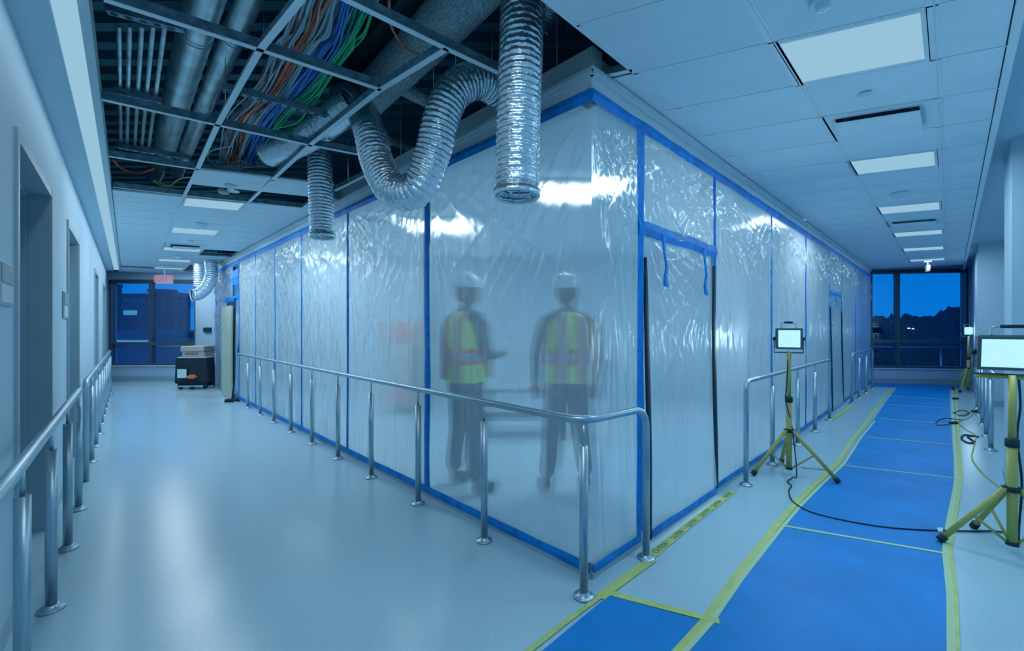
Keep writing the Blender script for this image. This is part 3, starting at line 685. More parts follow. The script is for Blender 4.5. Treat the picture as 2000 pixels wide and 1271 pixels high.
flex([PY(1009, 383, Yd), PY(1010, 320, Yd), PY(1014, 200, Yd), PY(1018, 90, Yd), PY(1022, 0, Yd+.02), PY(1035, -60, Yd+.1), PY(1075, -60, Yd+.35), PY(1090, 0, 2.9), PY(1085, 40, 3.4)], .118, 'large crinkled foil duct hanging straight down nearest the camera with open end', opening=True, seed=1)
flex([PY(668, 190, 3.9), PY(682, 190, 3.6), PY(702, 212, 3.35), PY(722, 255, 3.05), PY(738, 320, 2.95), PY(768, 372, 2.85), PY(815, 368, 2.75), PY(845, 300, 2.7), PY(862, 230, 2.68), PY(890, 175, 2.7), PY(940, 158, 2.8), PY(990, 190, 2.95)], .118, 'foil duct looping down in a U shape from the open ceiling', seed=2)
flex([PY(630, 463, 4.05), PY(628, 420, 4.05), PY(626, 360, 4.05), PY(624, 305, 4.08), PY(622, 290, 4.15)], .116, 'small foil duct hanging straight down over the middle of the left barrier', opening=True, seed=3)
flex([PY(528, 298, 3.85), PY(575, 280, 3.65), PY(620, 252, 3.42), PY(660, 222, 3.22), PY(690, 198, 3.15)], .125, 'foil duct lying across the open ceiling beside the cable bundle', seed=4)
flex([PY(374, 576, 8.6), PY(388, 574, 8.7), PY(403, 561, 8.8), PY(412, 540, 8.9), PY(412, 510, 9)], .125, 'far foil duct curving down beside the exit sign', seed=5, pitch=.05)
flex([PY(391, 560, 9.4), PY(391, 540, 9.4), PY(391, 515, 9.4)], .13, 'short straight foil duct behind the far curved duct', seed=6, pitch=.05)

# ------------------------------------------------------------------ plenum services
def run(u0, v0, u1, v1, z, ext0=.6, ext1=0):
    a, b = P(u0, v0, z), P(u1, v1, z); d = (b-a).normalized(); return a-d*ext0, b+d*ext1
def spiral_duct(a, b, r, label):
    t = thing('spiral_duct', label, 'duct', a); path = resample([a, b], .0125)
    MB().tube(path, lambda i, th: r*(1.014 if (i+int(th/(2*PI)*8)) % 8 == 0 else 1), 28).obj('duct_body', 'galv', t)
    L_ = (b-a).length; d = (b-a).normalized()
    for f in (.28, .62): 
        MB().tube([a+d*(L_*f-.02), a+d*(L_*f+.02)], r*1.05, 28).obj('coupling', 'galv', t)
    return t
a, b = run(393, 20, 318, 300, 3.4, .8); spiral_duct(a, b, .10, 'wider bare metal duct in the open ceiling, left of its thinner twin')
a, b = run(463, 53, 362, 297, 3.42, .9); spiral_duct(a, b, .070, 'thinner bare metal duct in the open ceiling, right of its wider twin')
flex([P(318, 298, 3.4), P(308, 325, 3.35), P(300, 345, 3.3)], .085, 'dark flexible connector at the far end of the wider bare metal duct', seed=7)
flex([P(362, 297, 3.4), P(352, 322, 3.35), P(345, 342, 3.3)], .065, 'dark flexible connector at the far end of the thinner bare metal duct', seed=8)
cl5 = ['leftmost', 'second from left', 'middle', 'fourth from left', 'rightmost']
for i, (ua, ub) in enumerate(((232, 236), (253, 248), (277, 263), (299, 277), (322, 291))):
    a, b = run(ua, 50, ub, 285, 3.12, 0 if i else 0); o = MB().cyl(a, b, .0125, 10).obj('conduit', 'galv'); tag(o, f'{cl5[i]} of the five straight pipes in the open ceiling', 'pipe', 'parallel conduits')
def strut(pa, pb, label, h=.045, w_=.04, m='galv_dark'):
    d = (pb-pa).normalized(); n_ = Vector((d.y, -d.x, 0)).normalized()*w_/2; mb = MB(); up_ = Vector((0, 0, h))
    mb.hexa([pa+n_, pb+n_, pb-n_, pa-n_], [p+up_ for p in (pa+n_, pb+n_, pb-n_, pa-n_)]); t = mb.obj('strut_channel', m); tag(t, label, 'support channel')
    sl = MB(); L_ = (pb-pa).length
    for k in range(int(L_/.06)):
        p = pa+d*(.03+k*.06); e = d*.015; q2 = n_*.4; sl.hexa([p-e+q2+Vector((0, 0, -.003)), p+e+q2+Vector((0, 0, -.003)), p+e-q2+Vector((0, 0, -.003)), p-e-q2+Vector((0, 0, -.003))], [p-e+q2, p+e+q2, p+e-q2, p-e-q2])
    s2 = sl.obj('slot', 'dark', t); s2['kind'] = 'stuff'
strut(P(208, 24, 3.06), P(360, 62, 3.06), 'slotted channel across the near end of the five pipes')
strut(P(225, 184, 3.06), P(315, 203, 3.06), 'slotted channel under the middle of the five pipes')
strut(P(232, 290, 3.06), P(370, 312, 3.06), 'slotted channel under the far end of the five pipes')
strut(P(436, 176, 3.0), P(668, 236, 3.0), 'slotted channel under the cable bundle')
# insulated pipes
def insul(pts, r, label):
    path = resample(spline(pts, 20), .03); o = MB().tube(path, lambda i, th: r*(1+.04*noise.noise(Vector((path[i].x*14+math.cos(th)*2, path[i].y*14+math.sin(th)*2, 3)))), 26).obj('insulated_duct', 'insul'); tag(o, label, 'duct')
insul([P(960, -60, 3.5), P(850, 60, 3.5), P(735, 175, 3.5), P(690, 222, 3.5)], .16, 'thick mottled insulated duct in the open ceiling')
insul([P(770, 165, 3.4), P(810, 185, 3.4), P(850, 205, 3.4)], .055, 'thin insulated branch pipe behind the U-shaped duct')
insul([P(700, 245, 3.45), P(800, 290, 3.45), P(870, 300, 3.45)], .04, 'lowest thin insulated pipe behind the U-shaped duct')
o = MB().slab([P(820, -60, 3.65), P(930, -60, 3.65), P(700, 175, 3.65), P(640, 165, 3.65)], 3.62, 3.95).obj('rectangular_duct', 'darkm'); tag(o, 'dark rectangular duct above the cable bundle', 'duct')
wires = [(890, -20, 145, 2.9, 3.6), (847, 30, 175, 3.1, 3.7), (681, 180, 250, 3.5, 3.9), (1088, 10, 128, 2.9, 3.6), (961, 30, 120, 3.0, 3.8), (850, 180, 300, 3.6, 3.9), (783, 200, 320, 3.9, 3.9), (680, 270, 352, 4.0, 3.9), (440, 90, 200, 3.0, 3.8), (515, 20, 70, 2.8, 3.7)]
for i, (u, v0, v1, Y, _) in enumerate(wires):
    Yb = Y; o = MB().cyl(PY(u, v0, Yb), PY(u, v1, Yb), .003, 6).obj('hanger_wire', 'galv'); tag(o, 'thin ceiling hanger wire in the open ceiling', 'wire', 'ceiling hanger wires')
# cables
def cable(pts, r, m, label, group=None, n=40, name='cable', cat='cable'):
    o = MB().tube(spline(pts, n), r, 8).obj(name, m); tag(o, label, cat, group); return o
stations = [(-90, 640, 190), (-10, 592, 150), (60, 560, 150), (100, 535, 152), (180, 490, 128), (240, 447, 105), (300, 430, 90)]
NC = 84
for i in range(NC):
    j = (i+.5)/NC; rr = rnd.random()
    if j < .24: c = 'c_grey' if rr < .45 else ('c_white' if rr < .8 else 'c_brown')
    elif j < .40: c = 'c_orange' if rr < .5 else ('c_brown' if rr < .65 else 'c_white')
    elif j < .58: c = 'c_white' if rr < .5 else ('c_blue' if rr < .75 else 'c_grey')
    elif j < .82: c = 'c_blue' if rr < .72 else 'c_grey'
    else: c = 'c_green' if rr < .8 else 'c_white'
    zb = 3.06+.16*rnd.random(); pts = []; wob = rnd.uniform(-1, 1)*.05
    for (v, u0, w_) in stations:
        jj = min(1.04, max(-.04, j+wob+rnd.uniform(-.05, .05))); pts.append(P(u0+w_*jj+rnd.uniform(-7, 7), v+rnd.uniform(-9, 9), zb+rnd.uniform(-.04, .04)))
    ue = 432+85*j+rnd.uniform(-10, 10); e = P(ue, 300, zb); pts.append(P(ue-2, 318, 3.02)); 
    L2 = rnd.random()
    if L2 < .7: pts.append(P(ue+rnd.uniform(5, 22), 322+rnd.uniform(-3, 4), 3.08))
    cable(pts, rnd.choice((.0045, .0055, .0065)), c, {'c_grey': 'grey', 'c_white': 'whitish', 'c_brown': 'dull brown', 'c_orange': 'orange', 'c_blue': 'blue', 'c_green': 'green'}[c]+' data cable in the loose bundle hanging in the open ceiling', {'c_grey': 'grey', 'c_white': 'whitish', 'c_brown': 'brown', 'c_orange': 'orange', 'c_blue': 'blue', 'c_green': 'green'}[c]+' cables in the bundle', 44)
cable([P(455, 285, 3.05), P(412, 295, 3.05), P(408, 312, 3.03), P(430, 325, 3.02), P(475, 328, 3.02), P(540, 318, 3.05)], .005, 'c_white', 'whitish cable loop drooping lowest below the cable bundle')
cable([P(760, 0, 3.1), P(764, 50, 3.1), P(790, 92, 3.1), P(820, 108, 3.1)], .008, 'c_orange', 'red hose curving down beside the insulated duct')
cable([P(640, 150, 3.1), P(625, 185, 3.1), P(605, 210, 3.08), P(580, 240, 3.06), P(540, 250, 3.05)], .006, 'c_green', 'green cable straying off to the right of the bundle')
cable([P(220, 312, 3.1), P(240, 330, 3.1), P(270, 338, 3.1), P(300, 330, 3.1)], .010, 'c_orange', 'red hose curve at the far left end of the open ceiling')
cable([P(375, 345, 3.0), P(350, 350, 3.0), P(330, 362, 2.98), P(300, 352, 3.0), P(315, 362, 2.98), P(360, 365, 2.98)], .006, 'c_yellow', 'yellow cable loop at the far left end of the open ceiling')

# ------------------------------------------------------------------ ceiling fittings
def disc_fit(p, r, h, label, name='smoke_detector', cat='smoke detector', m='white', dome=True):
    t = thing(name, label, cat, p); MB().lathe(p-Vector((0, 0, h*.45)), [(r*.9, 0), (r, h*.1), (r, h*.45)], 28).obj('base', m, t)
    if dome: MB().lathe(p-Vector((0, 0, h)), [(r*.3, 0), (r*.5, h*.1), (r*.55, h*.5), (r*.6, h*.56)], 24).obj('sensor_head', m, t)
disc_fit(P(1689, 183, ZC), .035, .018, 'flat white disc between the nearest ceiling light and the diffuser', 'cover_disc', 'ceiling disc', 'trimw', False)
disc_fit(P(1757, 377, ZC), .075, .055, 'round white smoke detector between the second and third right ceiling lights')
disc_fit(P(1607, -2, ZC), .05, .05, 'round detector at the very top edge of the picture')
disc_fit(P(395, 437, ZC), .07, .06, 'white smoke detector between the first and second left ceiling lights')
disc_fit(P(373, 470, ZC), .04, .03, 'small white sprinkler disc past the second left ceiling light', 'sprinkler', 'sprinkler')
disc_fit(P(347, 499, ZC), .07, .07, 'small white smoke detector past the third left ceiling light')
disc_fit(P(333, 519, ZC), .12, .05, 'white round fitting in the ceiling just before the exit sign', 'ceiling_speaker', 'ceiling fitting')
disc_fit(P(450, 362, ZC), .05, .04, 'white sprinkler head at the edge of the open ceiling', 'sprinkler', 'sprinkler')
t = thing('downlight_can', 'unfinished round light fitting in the dark gap before the first left light', 'light fitting', P(437, 374, ZC+.02)); MB().lathe(P(437, 374, ZC+.02), [(.05, -.02), (.055, .0), (.05, .05)], 24).obj('can', 'cream', t); MB().lathe(P(455, 374, ZC+.02), [(.06, 0), (.05, .03)], 24).obj('ring', 'galv', t)
# exit signs
def exit_sign(c, w_, h_, label, ux):
    c = Vector(c); t = thing('exit_sign', label, 'exit sign', c); ux = Vector(ux).normalized(); f = Frame(c, ux)
    MB().fbox(f, -w_/2, w_/2, -.025, .025, c.z-h_/2, c.z+h_/2).obj('sign_body', 'exit_bg', t, .004)
    text_obj('EXIT', h_*1.05, mtx(f.p(0, .028, c.z), ux, (0, 0, 1)), 'exit_r', 'lettering', t, .002)
    MB().cyl(Vector((c.x, c.y, c.z+h_/2)), Vector((c.x, c.y, ZC)), .012, 10).obj('stem', 'gridw', t); MB().lathe(Vector((c.x, c.y, ZC-.03)), [(.05, 0), (.07, .03)], 20).obj('canopy', 'gridw', t)
exit_sign(PY(321, 545.5, 9.7), .36, .20, 'red lettered exit sign hanging before the far left window', (1, .12, 0))
exit_sign(PY(1812, 524, 9.0), .22, .13, 'small end-on exit sign at the far end of the right corridor', (.80, 1, 0))

# ------------------------------------------------------------------ wall signs
f = LW
def wsign(u0, u1, v0, v1, label):
    def s_(u):
        k = (u-CX)/F; return S(.549/(-k-.926))
    s0, s1 = s_(u0), s_(u1); mid = LW.p((s0+s1)/2, 0, 0); z1, z0 = zat(mid, v0), zat(mid, v1)
    t = thing('wall_sign', label, 'sign', LW.p(s0, 0, z0)); MB().fbox(LW, s0, s1, 0.001, .010, z0, z1).obj('plate', 'frame_light', t, .003)
    MB().fbox(LW, s0+.01, s1-.006, .010, .014, z0+(z1-z0)*.52, z1-.01).obj('insert', 'tape' if False else 'leaf', t); MB().fbox(LW, s0+.012, s1-.008, .010, .013, z0+.012, z0+(z1-z0)*.48).obj('insert', 'trimw', t)
wsign(-6, 19, 512, 597, 'blue and white room sign left of the nearest doorway')
wsign(121, 129, 570, 622, 'narrow room sign between the first and second doorways')

# ------------------------------------------------------------------ work lights
def tripod_light(base, headz, yaw, w_, h_, label, hubz=.42, foot=.36, angs=(200, 320, 80), power=10, tilt=0, cross=False, lowz=.045):
    base = Vector(base); t = thing('work_light', label, 'work light', base); U = Vector((0, 0, 1))
    MB().cyl(base+U*lowz, base+U*(headz*.55), .024, 18).obj('lower_pole', 'yel', t)
    MB().cyl(base+U*(headz*.55), base+U*(headz-h_/2-.03), .018, 16).obj('upper_pole', 'yel', t)
    MB().lathe(base+U*(headz*.53), [(.026, 0), (.032, .004), (.032, .05), (.026, .055)], 18).obj('clamp_collar', 'dark', t)
    MB().lathe(base+U*(hubz-.02), [(.026, 0), (.036, .006), (.036, .03), (.026, .036)], 18).obj('hub', 'dark', t); MB().lathe(base+U*(lowz), [(.03, 0), (.03, .02)], 18).obj('lower_hub', 'dark', t)
    for a in angs:
        d = Vector((math.cos(math.radians(a)), math.sin(math.radians(a)), 0)); tp = base+d*.03+U*(hubz); ft = base+d*foot+U*.022
        lg = MB().cyl(tp, ft, .0165, 12).obj('leg', 'yel', t); MB().cyl(ft+(tp-ft).normalized()*.03, ft-(tp-ft).normalized()*.012, .023, 12).obj('rubber_foot', 'dark', lg)
        mid = tp.lerp(ft, .5); MB().cyl(mid, base+d*.02+U*(lowz+.012), .008, 8).obj('brace', 'yel', t)
        MB().box(tp, (.03, .02, .03), math.radians(a)).obj('leg_bracket', 'dark', t)
    # head
    R_ = Matrix.Rotation(math.radians(yaw), 3, 'Z') @ Matrix.Rotation(math.radians(tilt), 3, 'X'); hc = base+U*headz
    def hb(x0, x1, y0, y1, z0, z1): 
        q_ = [(x0, y0), (x1, y0), (x1, y1), (x0, y1)]; return MB().hexa([hc+R_ @ Vector((a, b, z0)) for a, b in q_], [hc+R_ @ Vector((a, b, z1)) for a, b in q_])
    hb(-w_/2, w_/2, .0, .05, -h_/2, h_/2).obj('housing', 'darkm', t, .008)
    k = .018
    for (x0, x1, z0, z1) in ((-w_/2, w_/2, h_/2-k, h_/2), (-w_/2, w_/2, -h_/2, -h_/2+k), (-w_/2, -w_/2+k, -h_/2+k, h_/2-k), (w_/2-k, w_/2, -h_/2+k, h_/2-k)): hb(x0, x1, -.018, 0, z0, z1).obj('bezel', 'alu', t)
    hb(-w_/2+k, w_/2-k, -.010, -.003, -h_/2+k, h_/2-k).obj('lens', 'lamp_work', t, .002)
    hr = MB().tube(spline([hc+R_ @ Vector((x, .03, z)) for x, z in ((-w_*.28, h_/2), (-w_*.28, h_/2+.04), (-w_*.2, h_/2+.055), (w_*.2, h_/2+.055), (w_*.28, h_/2+.04), (w_*.28, h_/2))], 30), .006, 8).obj('carry_handle', 'galv', t)
    MB().cyl(hc+R_ @ Vector((-w_*.16, .03, h_/2+.057)), hc+R_ @ Vector((w_*.16, .03, h_/2+.057)), .011, 12).obj('grip', 'dark', t)
    yk = MB().tube([hc+R_ @ Vector(p) for p in ((-w_/2-.01, .025, 0), (-w_/2-.01, .025, -h_/2-.035), (w_/2+.01, .025, -h_/2-.035), (w_/2+.01, .025, 0))], .007, 8).obj('yoke', 'alu', t)
    for sgn in (-1, 1): MB().cyl(hc+R_ @ Vector((sgn*(w_/2+.022), .025, 0)), hc+R_ @ Vector((sgn*(w_/2-.002), .025, 0)), .016, 10).obj('knob', 'dark', t)
    if cross: MB().cyl(hc+R_ @ Vector((-w_*.5, .02, -h_/2-.05)), hc+R_ @ Vector((w_*.7, .02, -h_/2-.05)), .011, 12).obj('crossbar', 'yel', t)
    else: MB().cyl(base+U*(headz-h_/2-.06), hc+R_ @ Vector((0, .02, -h_/2-.03)), .012, 12).obj('neck', 'dark', t)
    nrm = R_ @ Vector((0, -1, 0)); 
    area('work_lamp', hc+nrm*.03, w_*.85, h_*.85, power, rot=nrm.to_track_quat('-Z', 'Y').to_euler(), tint=(.6, .88, 1))
    return t
b1 = Vector((2.67, 3.97, 0)); hb1 = P(1541, 915, .05)
tripod_light((hb1.x, hb1.y, 0), 1.30, -26, .215, .20, 'lit yellow tripod work light in front of the barrier, between rail and blue sheets', .42, .37, (187, 318, 66), 6)
tripod_light((3.115, 2.583, 0), 1.245, -38, .30, .215, 'large yellow tripod work light cut off by the right picture edge', .40, .335, (157, -20, 70), 3.5, 8, cross=True, lowz=.05)
b3 = P(1891, 765); tripod_light((b3.x, b3.y, 0), 1.345, 5, .24, .17, 'distant yellow tripod work light by the far right window', .52, .32, (200, 330, 90), 3)
def fp(u, v, z=.008): return P(u, v, z)
cable([(hb1.x-.03, hb1.y-.03, 1.1), (hb1.x-.05, hb1.y-.04, .85), (hb1.x-.06, hb1.y-.04, .72), (hb1.x-.025, hb1.y-.03, .6), (hb1.x+.02, hb1.y-.025, .4), fp(1556, 925, .1), fp(1548, 932, .012), fp(1538, 940), fp(1546, 948), fp(1541, 958), fp(1548, 978), fp(1580, 998), fp(1640, 1014), fp(1720, 1028), fp(1790, 1034), fp(1850, 1036), fp(1905, 1037), fp(1940, 1037), fp(1985, 1042)], .0055, 'c_black', 'black cable from the lit work light across the blue sheets', n=120)
o = MB().slab([(p.x, p.y) for p in (P(1830, 1034), P(1841, 1034), P(1842, 1041), P(1832, 1041))][::-1], .0045, .015).obj('cable_label', 'white'); tag(o, 'small white label on the black cable near the mat edge', 'label')
cable([(3.2, 2.62, 1.1), (3.26, 2.66, .9), (3.24, 2.66, .7), (3.27, 2.66, .4), (3.3, 2.7, .02), (3.5, 2.8, .008)], .006, 'c_black', 'black cable hanging behind the cut-off work light', n=60)
cable([fp(1870, 812), fp(1900, 803), fp(1893, 815), fp(1873, 823), fp(1886, 838), fp(1905, 849), fp(1903, 868), fp(1898, 893), fp(1912, 915), fp(1932, 935), fp(1958, 955), fp(1990, 985), fp(2040, 1010)], .005, 'c_yellow', 'yellow extension cord on the floor beside the right tape', n=100)
cable([fp(1860, 806), fp(1880, 801), fp(1893, 806), fp(1880, 812), fp(1862, 806)], .007, 'c_black', 'dark cord loop on the floor nearest the far work light')
cable([fp(1880, 820), fp(1845, 817), fp(1830, 823), fp(1832, 830), fp(1855, 829)], .007, 'c_black', 'dark cord loop lying over the mat edge')
cable([fp(1912, 853), fp(1885, 849), fp(1878, 856), fp(1890, 864), fp(1903, 863), fp(1890, 852), fp(1905, 851)], .010, 'c_black', 'thick dark cord coil on the floor by the near end of the right rail')
for (u, v, l) in ((1905, 805, 'black plug connector beside the far dark cord loop'), (1862, 828, 'black plug connector lying on the mat edge'), (1866, 780, 'small dark clutter on the floor under the distant work light')):
    p = P(u, v); o = MB().box(p+Vector((0, 0, .02)), (.14, .05, .035), .3).obj('plug', 'dark', None, .008); tag(o, l, 'plug')

# ------------------------------------------------------------------ cart, box, broom, board at far left
cb = P(388, 757); fc = Frame((cb.x, cb.y), (1, .1)); t = thing('cart', 'black cloth covered cart by the far left window with a crate on top', 'cart', cb)
s_ = cb.y/F
MB().fbox(fc, -26*s_, 27*s_, -.25, .25, .06, .68).obj('body', 'black_cloth', t, .03)
dm = MB(); vs = []; N = 60
for j in range(9):
    for i in range(N):
        a = 2*PI*i/N; ca, sa = math.cos(a), math.sin(a); e = 1/max(abs(ca), abs(sa)); k = 1+.05*math.sin(a*13)*j/8+.06*j/8
        vs.append(fc.p(ca*e*(28*s_)*k, sa*e*.27*k, .72-.58*j/8*(1+.06*math.sin(a*5)))) 
dm.add(vs, [(j*N+i, j*N+(i+1) % N, (j+1)*N+(i+1) % N, (j+1)*N+i) for j in range(8) for i in range(N)], True); dm.add(vs[:N], [tuple(range(N))]); dm.obj('cover', 'black_cloth', t)
MB().fbox(fc, -25*s_, 26*s_, -.26, .26, .715, .74).obj('rim', 'trimw', t, .005); MB().fbox(fc, -24*s_, 22*s_, .26, .28, .06, .09).obj('lower_bar', 'galv', t)
for x in (-22, 22):
    for y in (-.2, .2): 
        c = fc.p(x*s_, y, .05); MB().cyl(c-fc.n*.02, c+fc.n*.02, .05, 14).obj('wheel', 'dark', t)
MB().fbox(fc, -21*s_, -5*s_, .325, .332, .27, .47).obj('paper_notice', 'white', t); 
o = MB().lathe(fc.p(4*s_, .31, .24), [(.02, 0), (.10, .02), (.12, .05), (.05, .10)], 20); o.obj('orange_bag', 'orange', t, kind=None)['label'] = 'orange bag'
t = thing('storage_crate', 'beige plastic crate with lid on top of the black cart', 'crate', fc.p(0, 0, .74))
MB().fbox(fc, -20*s_, 20*s_, -.20, .2, .742, .86).obj('crate_body', 'cream', t, .02); MB().fbox(fc, -22*s_, 20*s_, -.22, .22, .86, .99).obj('crate_lid', 'cream', t, .02)
MB().fbox(fc, -14*s_, 10*s_, .2, .205, .79, .83).obj('dark_slot', 'c_brown', t)
bp_ = P(453, 785); t = thing('broom', 'black push broom standing at the foot of the far plastic doorway', 'broom', bp_)
MB().box(bp_+Vector((0, 0, .045)), (.24, .06, .03)).obj('broom_head', 'dark', t, .004); MB().box(bp_+Vector((0, 0, .016)), (.25, .07, .03)).obj('bristles', 'black_cloth', t); MB().cyl(bp_+Vector((0, 0, .05)), bp_+Vector((.02, .25, 1.5)), .012, 10).obj('handle', 'dark', t)
s0, s1 = sBL(462), sBL(444); o = MB().fbox(BL, s0+.02, s1, .06, .10, .005, 1.85).obj('door_board', 'leaf_wood'); tag(o, 'pale wooden door leaf behind plastic at the far left opening', 'door leaf')
p = P(423, 760); t = thing('push_broom', 'wooden handled tool leaning behind the black cart', 'tool', p); MB().cyl(p+Vector((0, 0, .0)), p+Vector((.0, .1, 1.75)), .022, 10).obj('handle', 'cream', t); MB().cyl(p+Vector((0, .1, 1.72)), p+Vector((0, .1, 1.95)), .012, 8).obj('tip', 'dark', t)

# ------------------------------------------------------------------ inside the enclosure: lamps, things, people
for i, (u, v, l) in enumerate(((1120, 372, 'glowing ceiling panel inside the enclosure above the right worker'), (830, 437, 'glowing ceiling panel inside the enclosure left of the left worker'), (1480, 440, 'added ceiling panel brightening the enclosure behind the first door side'), (600, 500, 'added ceiling panel brightening the deep left side of the enclosure'))):  # last two panels are extras added to brighten the interior behind the film
    c = P(u, v, ZC); 
    p = [c+Vector((-.5, -.33, 0)), c+Vector((.5, -.33, 0)), c+Vector((.5, .33, 0)), c+Vector((-.5, .33, 0))]
    ceiling_light(p, l, POW*2.6, group='panels inside the enclosure', tint=LEFT_TINT)
rp = Vector((-1.9, 6.9, 0)); t = thing('tool_cabinet', 'reddish tool cabinet seen blurred through the plastic left of the workers', 'cabinet', rp)
MB().box(rp+Vector((0, 0, .75)), (.55, .4, 1.3)).obj('cabinet_body', 'cream', t, .01); MB().box(rp+Vector((0, -.21, 1.35)), (.5, .03, .3)).obj('drawer', 'red', t, .005); MB().box(rp+Vector((0, -.21, .3)), (.5, .03, .25)).obj('drawer', 'red', t, .005); MB().box(rp+Vector((0, 0, .05)), (.5, .36, .1)).obj('plinth', 'dark', t)
wb = Vector((.1, 5.4, 0)); t = thing('work_bench', 'dark low work table blurred behind the two workers', 'table', wb); MB().box(wb+Vector((0, 0, .62)), (1.2, .5, .05)).obj('table_top', 'leaf', t, .004)
for x in (-.55, .55):
    for y in (-.2, .2): MB().box(wb+Vector((x, y, .3)), (.05, .05, .6)).obj('leg', 'darkm', t)
MB().box(wb+Vector((0, 0, .25)), (1.05, .4, .03)).obj('lower_shelf', 'leaf', t)

def skin(name, verts, edges, radii, m, parent, root=0, sub=1):
    me = bpy.data.meshes.new(name); me.from_pydata([tuple(v) for v in verts], edges, []); o = bpy.data.objects.new(name, me); COL.objects.link(o)
    md = o.modifiers.new('s', 'SKIN'); md.use_smooth_shade = True
    for i, r in enumerate(radii):
        sv = me.skin_vertices[0].data[i]; sv.radius = (r, r) if not isinstance(r, tuple) else r; sv.use_root = (i == root)
    ss = o.modifiers.new('d', 'SUBSURF'); ss.levels = sub; ss.render_levels = sub
    dg = bpy.context.evaluated_depsgraph_get(); me2 = bpy.data.meshes.new_from_object(o.evaluated_get(dg)); bpy.data.objects.remove(o)
    o = bpy.data.objects.new(name, me2); COL.objects.link(o); me2.materials.clear(); me2.materials.append(M[m])
    for p in me2.polygons: p.use_smooth = True
    o.parent = parent; return o
def chain(ch):
    vs, es, rs = [], [], []
    for c in ch:
        for i, (p, r) in enumerate(c):
            if i == 0 and any((Vector(p)-Vector(v)).length < 1e-5 for v in vs): 
                last = [k for k, v in enumerate(vs) if (Vector(p)-Vector(v)).length < 1e-5][0]; continue
            vs.append(p); rs.append(r)
            if i: es.append((last, len(vs)-1))
            last = len(vs)-1
    return vs, es, rs
def person(loc, yaw, label, armpose, stance=.10, scale=1.0, look=0):
    t = thing('person', label, 'person', loc); t.rotation_euler = (0, 0, math.radians(yaw)); t.scale = (scale,)*3
    # local frame: faces +Y, x to its right
    hip = (0, 0, .95)
    # continuous body: torso, neck, head, arms, hands
    ch = [[(hip, (.15, .11)), ((0, 0, 1.10), (.145, .105)), ((0, .0, 1.28), (.165, .11)), ((0, -.01, 1.40), (.15, .10)), ((0, -.005, 1.48), (.065, .065)), ((0, .01, 1.54), (.055, .058))]]
    for sgn in (-1, 1):
        sh, el, wr, hd = armpose[sgn]
        ch.append([((0, -.01, 1.40), .1), ((sgn*.14, -.01, 1.41), .070), (sh, .058), (tuple((Vector(sh)+Vector(el))/2), .05), (el, .043), (tuple((Vector(el)*.6+Vector(wr)*.4)), .041), (wr, .027), (hd, (.040, .020))])
        ch.append([(hip, .15), ((sgn*.09, 0, .88), .092), ((sgn*(.095+stance*.25), .01, .68), .078), ((sgn*(.10+stance*.5), .015, .48), .056), ((sgn*(.10+stance*.7), -.01, .32), .056), ((sgn*(.11+stance), -.01, .09), .038), ((sgn*(.115+stance), .09, .045), .038), ((sgn*(.12+stance), .16, .035), .03)])
    vs, es, rs = chain(ch); body = skin('body', vs, es, rs, 'shirt', t, 0, 2)
    # trousers, boots
    ch = [[(hip, (.165, .125)), ((0, 0, 1.02), (.16, .12))]]
    for sgn in (-1, 1):
        ch.append([(hip, .16), ((sgn*.09, 0, .86), .105), ((sgn*(.095+stance*.25), .01, .66), .09), ((sgn*(.10+stance*.5), .015, .47), .075), ((sgn*(.10+stance*.7), -.01, .30), .073), ((sgn*(.11+stance), -.005, .12), .07)])
        bm = [((sgn*(.11+stance), -.04, .07), .05), ((sgn*(.112+stance), .03, .055), .052), ((sgn*(.118+stance), .12, .042), .045), ((sgn*(.12+stance), .18, .036), .034)]
        v2, e2, r2 = chain([bm]); skin('boot', v2, e2, r2, 'boot', t, 0, 2)
    vs, es, rs = chain(ch); skin('trousers', vs, es, rs, 'trousers', t, 0, 2)
    # head with face
    hm = bmesh.new(); bmesh.ops.create_uvsphere(hm, u_segments=28, v_segments=20, radius=1)
    for v in hm.verts:
        x, y, z = v.co; z2 = z
        w_ = 1-.18*max(0, -z)**1.5; x *= .077*w_; y = y*.098*w_+(.012 if z < 0 and y > 0 else 0); z *= .118
        if y > 0: # nose, brow, chin, mouth
            nx = abs(x)/.012; y += .020*math.exp(-nx*nx)*math.exp(-((z+.012)/.02)**2)+.006*math.exp(-((z-.022)/.012)**2)*math.exp(-(x/.05)**2)+.006*math.exp(-((z+.052)/.01)**2)*math.exp(-(x/.025)**2)-.006*math.exp(-((z-.004)/.012)**2)*math.exp(-((abs(x)-.03)/.014)**2)
        v.co = (x, y, z)
    lk = Matrix.Rotation(math.radians(look), 4, 'Z')
    bmesh.ops.transform(hm, matrix=Matrix.Translation((0, .02, 1.63)) @ lk, verts=hm.verts)
    me = bpy.data.meshes.new('head'); hm.to_mesh(me); hm.free(); me.materials.append(M['skin'])
    for p in me.polygons: p.use_smooth = True
    ho = bpy.data.objects.new('head', me); COL.objects.link(ho); ho.parent = t
    def part(mb, name, m, par, tf=Matrix.Identity(4)):
        me = bpy.data.meshes.new(name); me.from_pydata([tuple(tf @ Vector(v)) for v in mb.v], [], mb.f); me.materials.append(M[m]); me.polygons.foreach_set('use_smooth', mb.sm); o = bpy.data.objects.new(name, me); COL.objects.link(o); o.parent = par; return o
    T = Matrix.Translation((0, .02, 1.63)) @ lk
    for sgn in (-1, 1):
        part(MB().lathe((sgn*.030, .088, .006), [(.002, -.010), (.010, -.006), (.011, 0), (.010, .006), (.002, .010)], 12), 'eye', 'white', ho, T)
        part(MB().lathe((sgn*.078, -.005, -.02), [(.004, -.01), (.014, 0), (.016, .025), (.008, .042)], 12), 'ear', 'skin', ho, T)
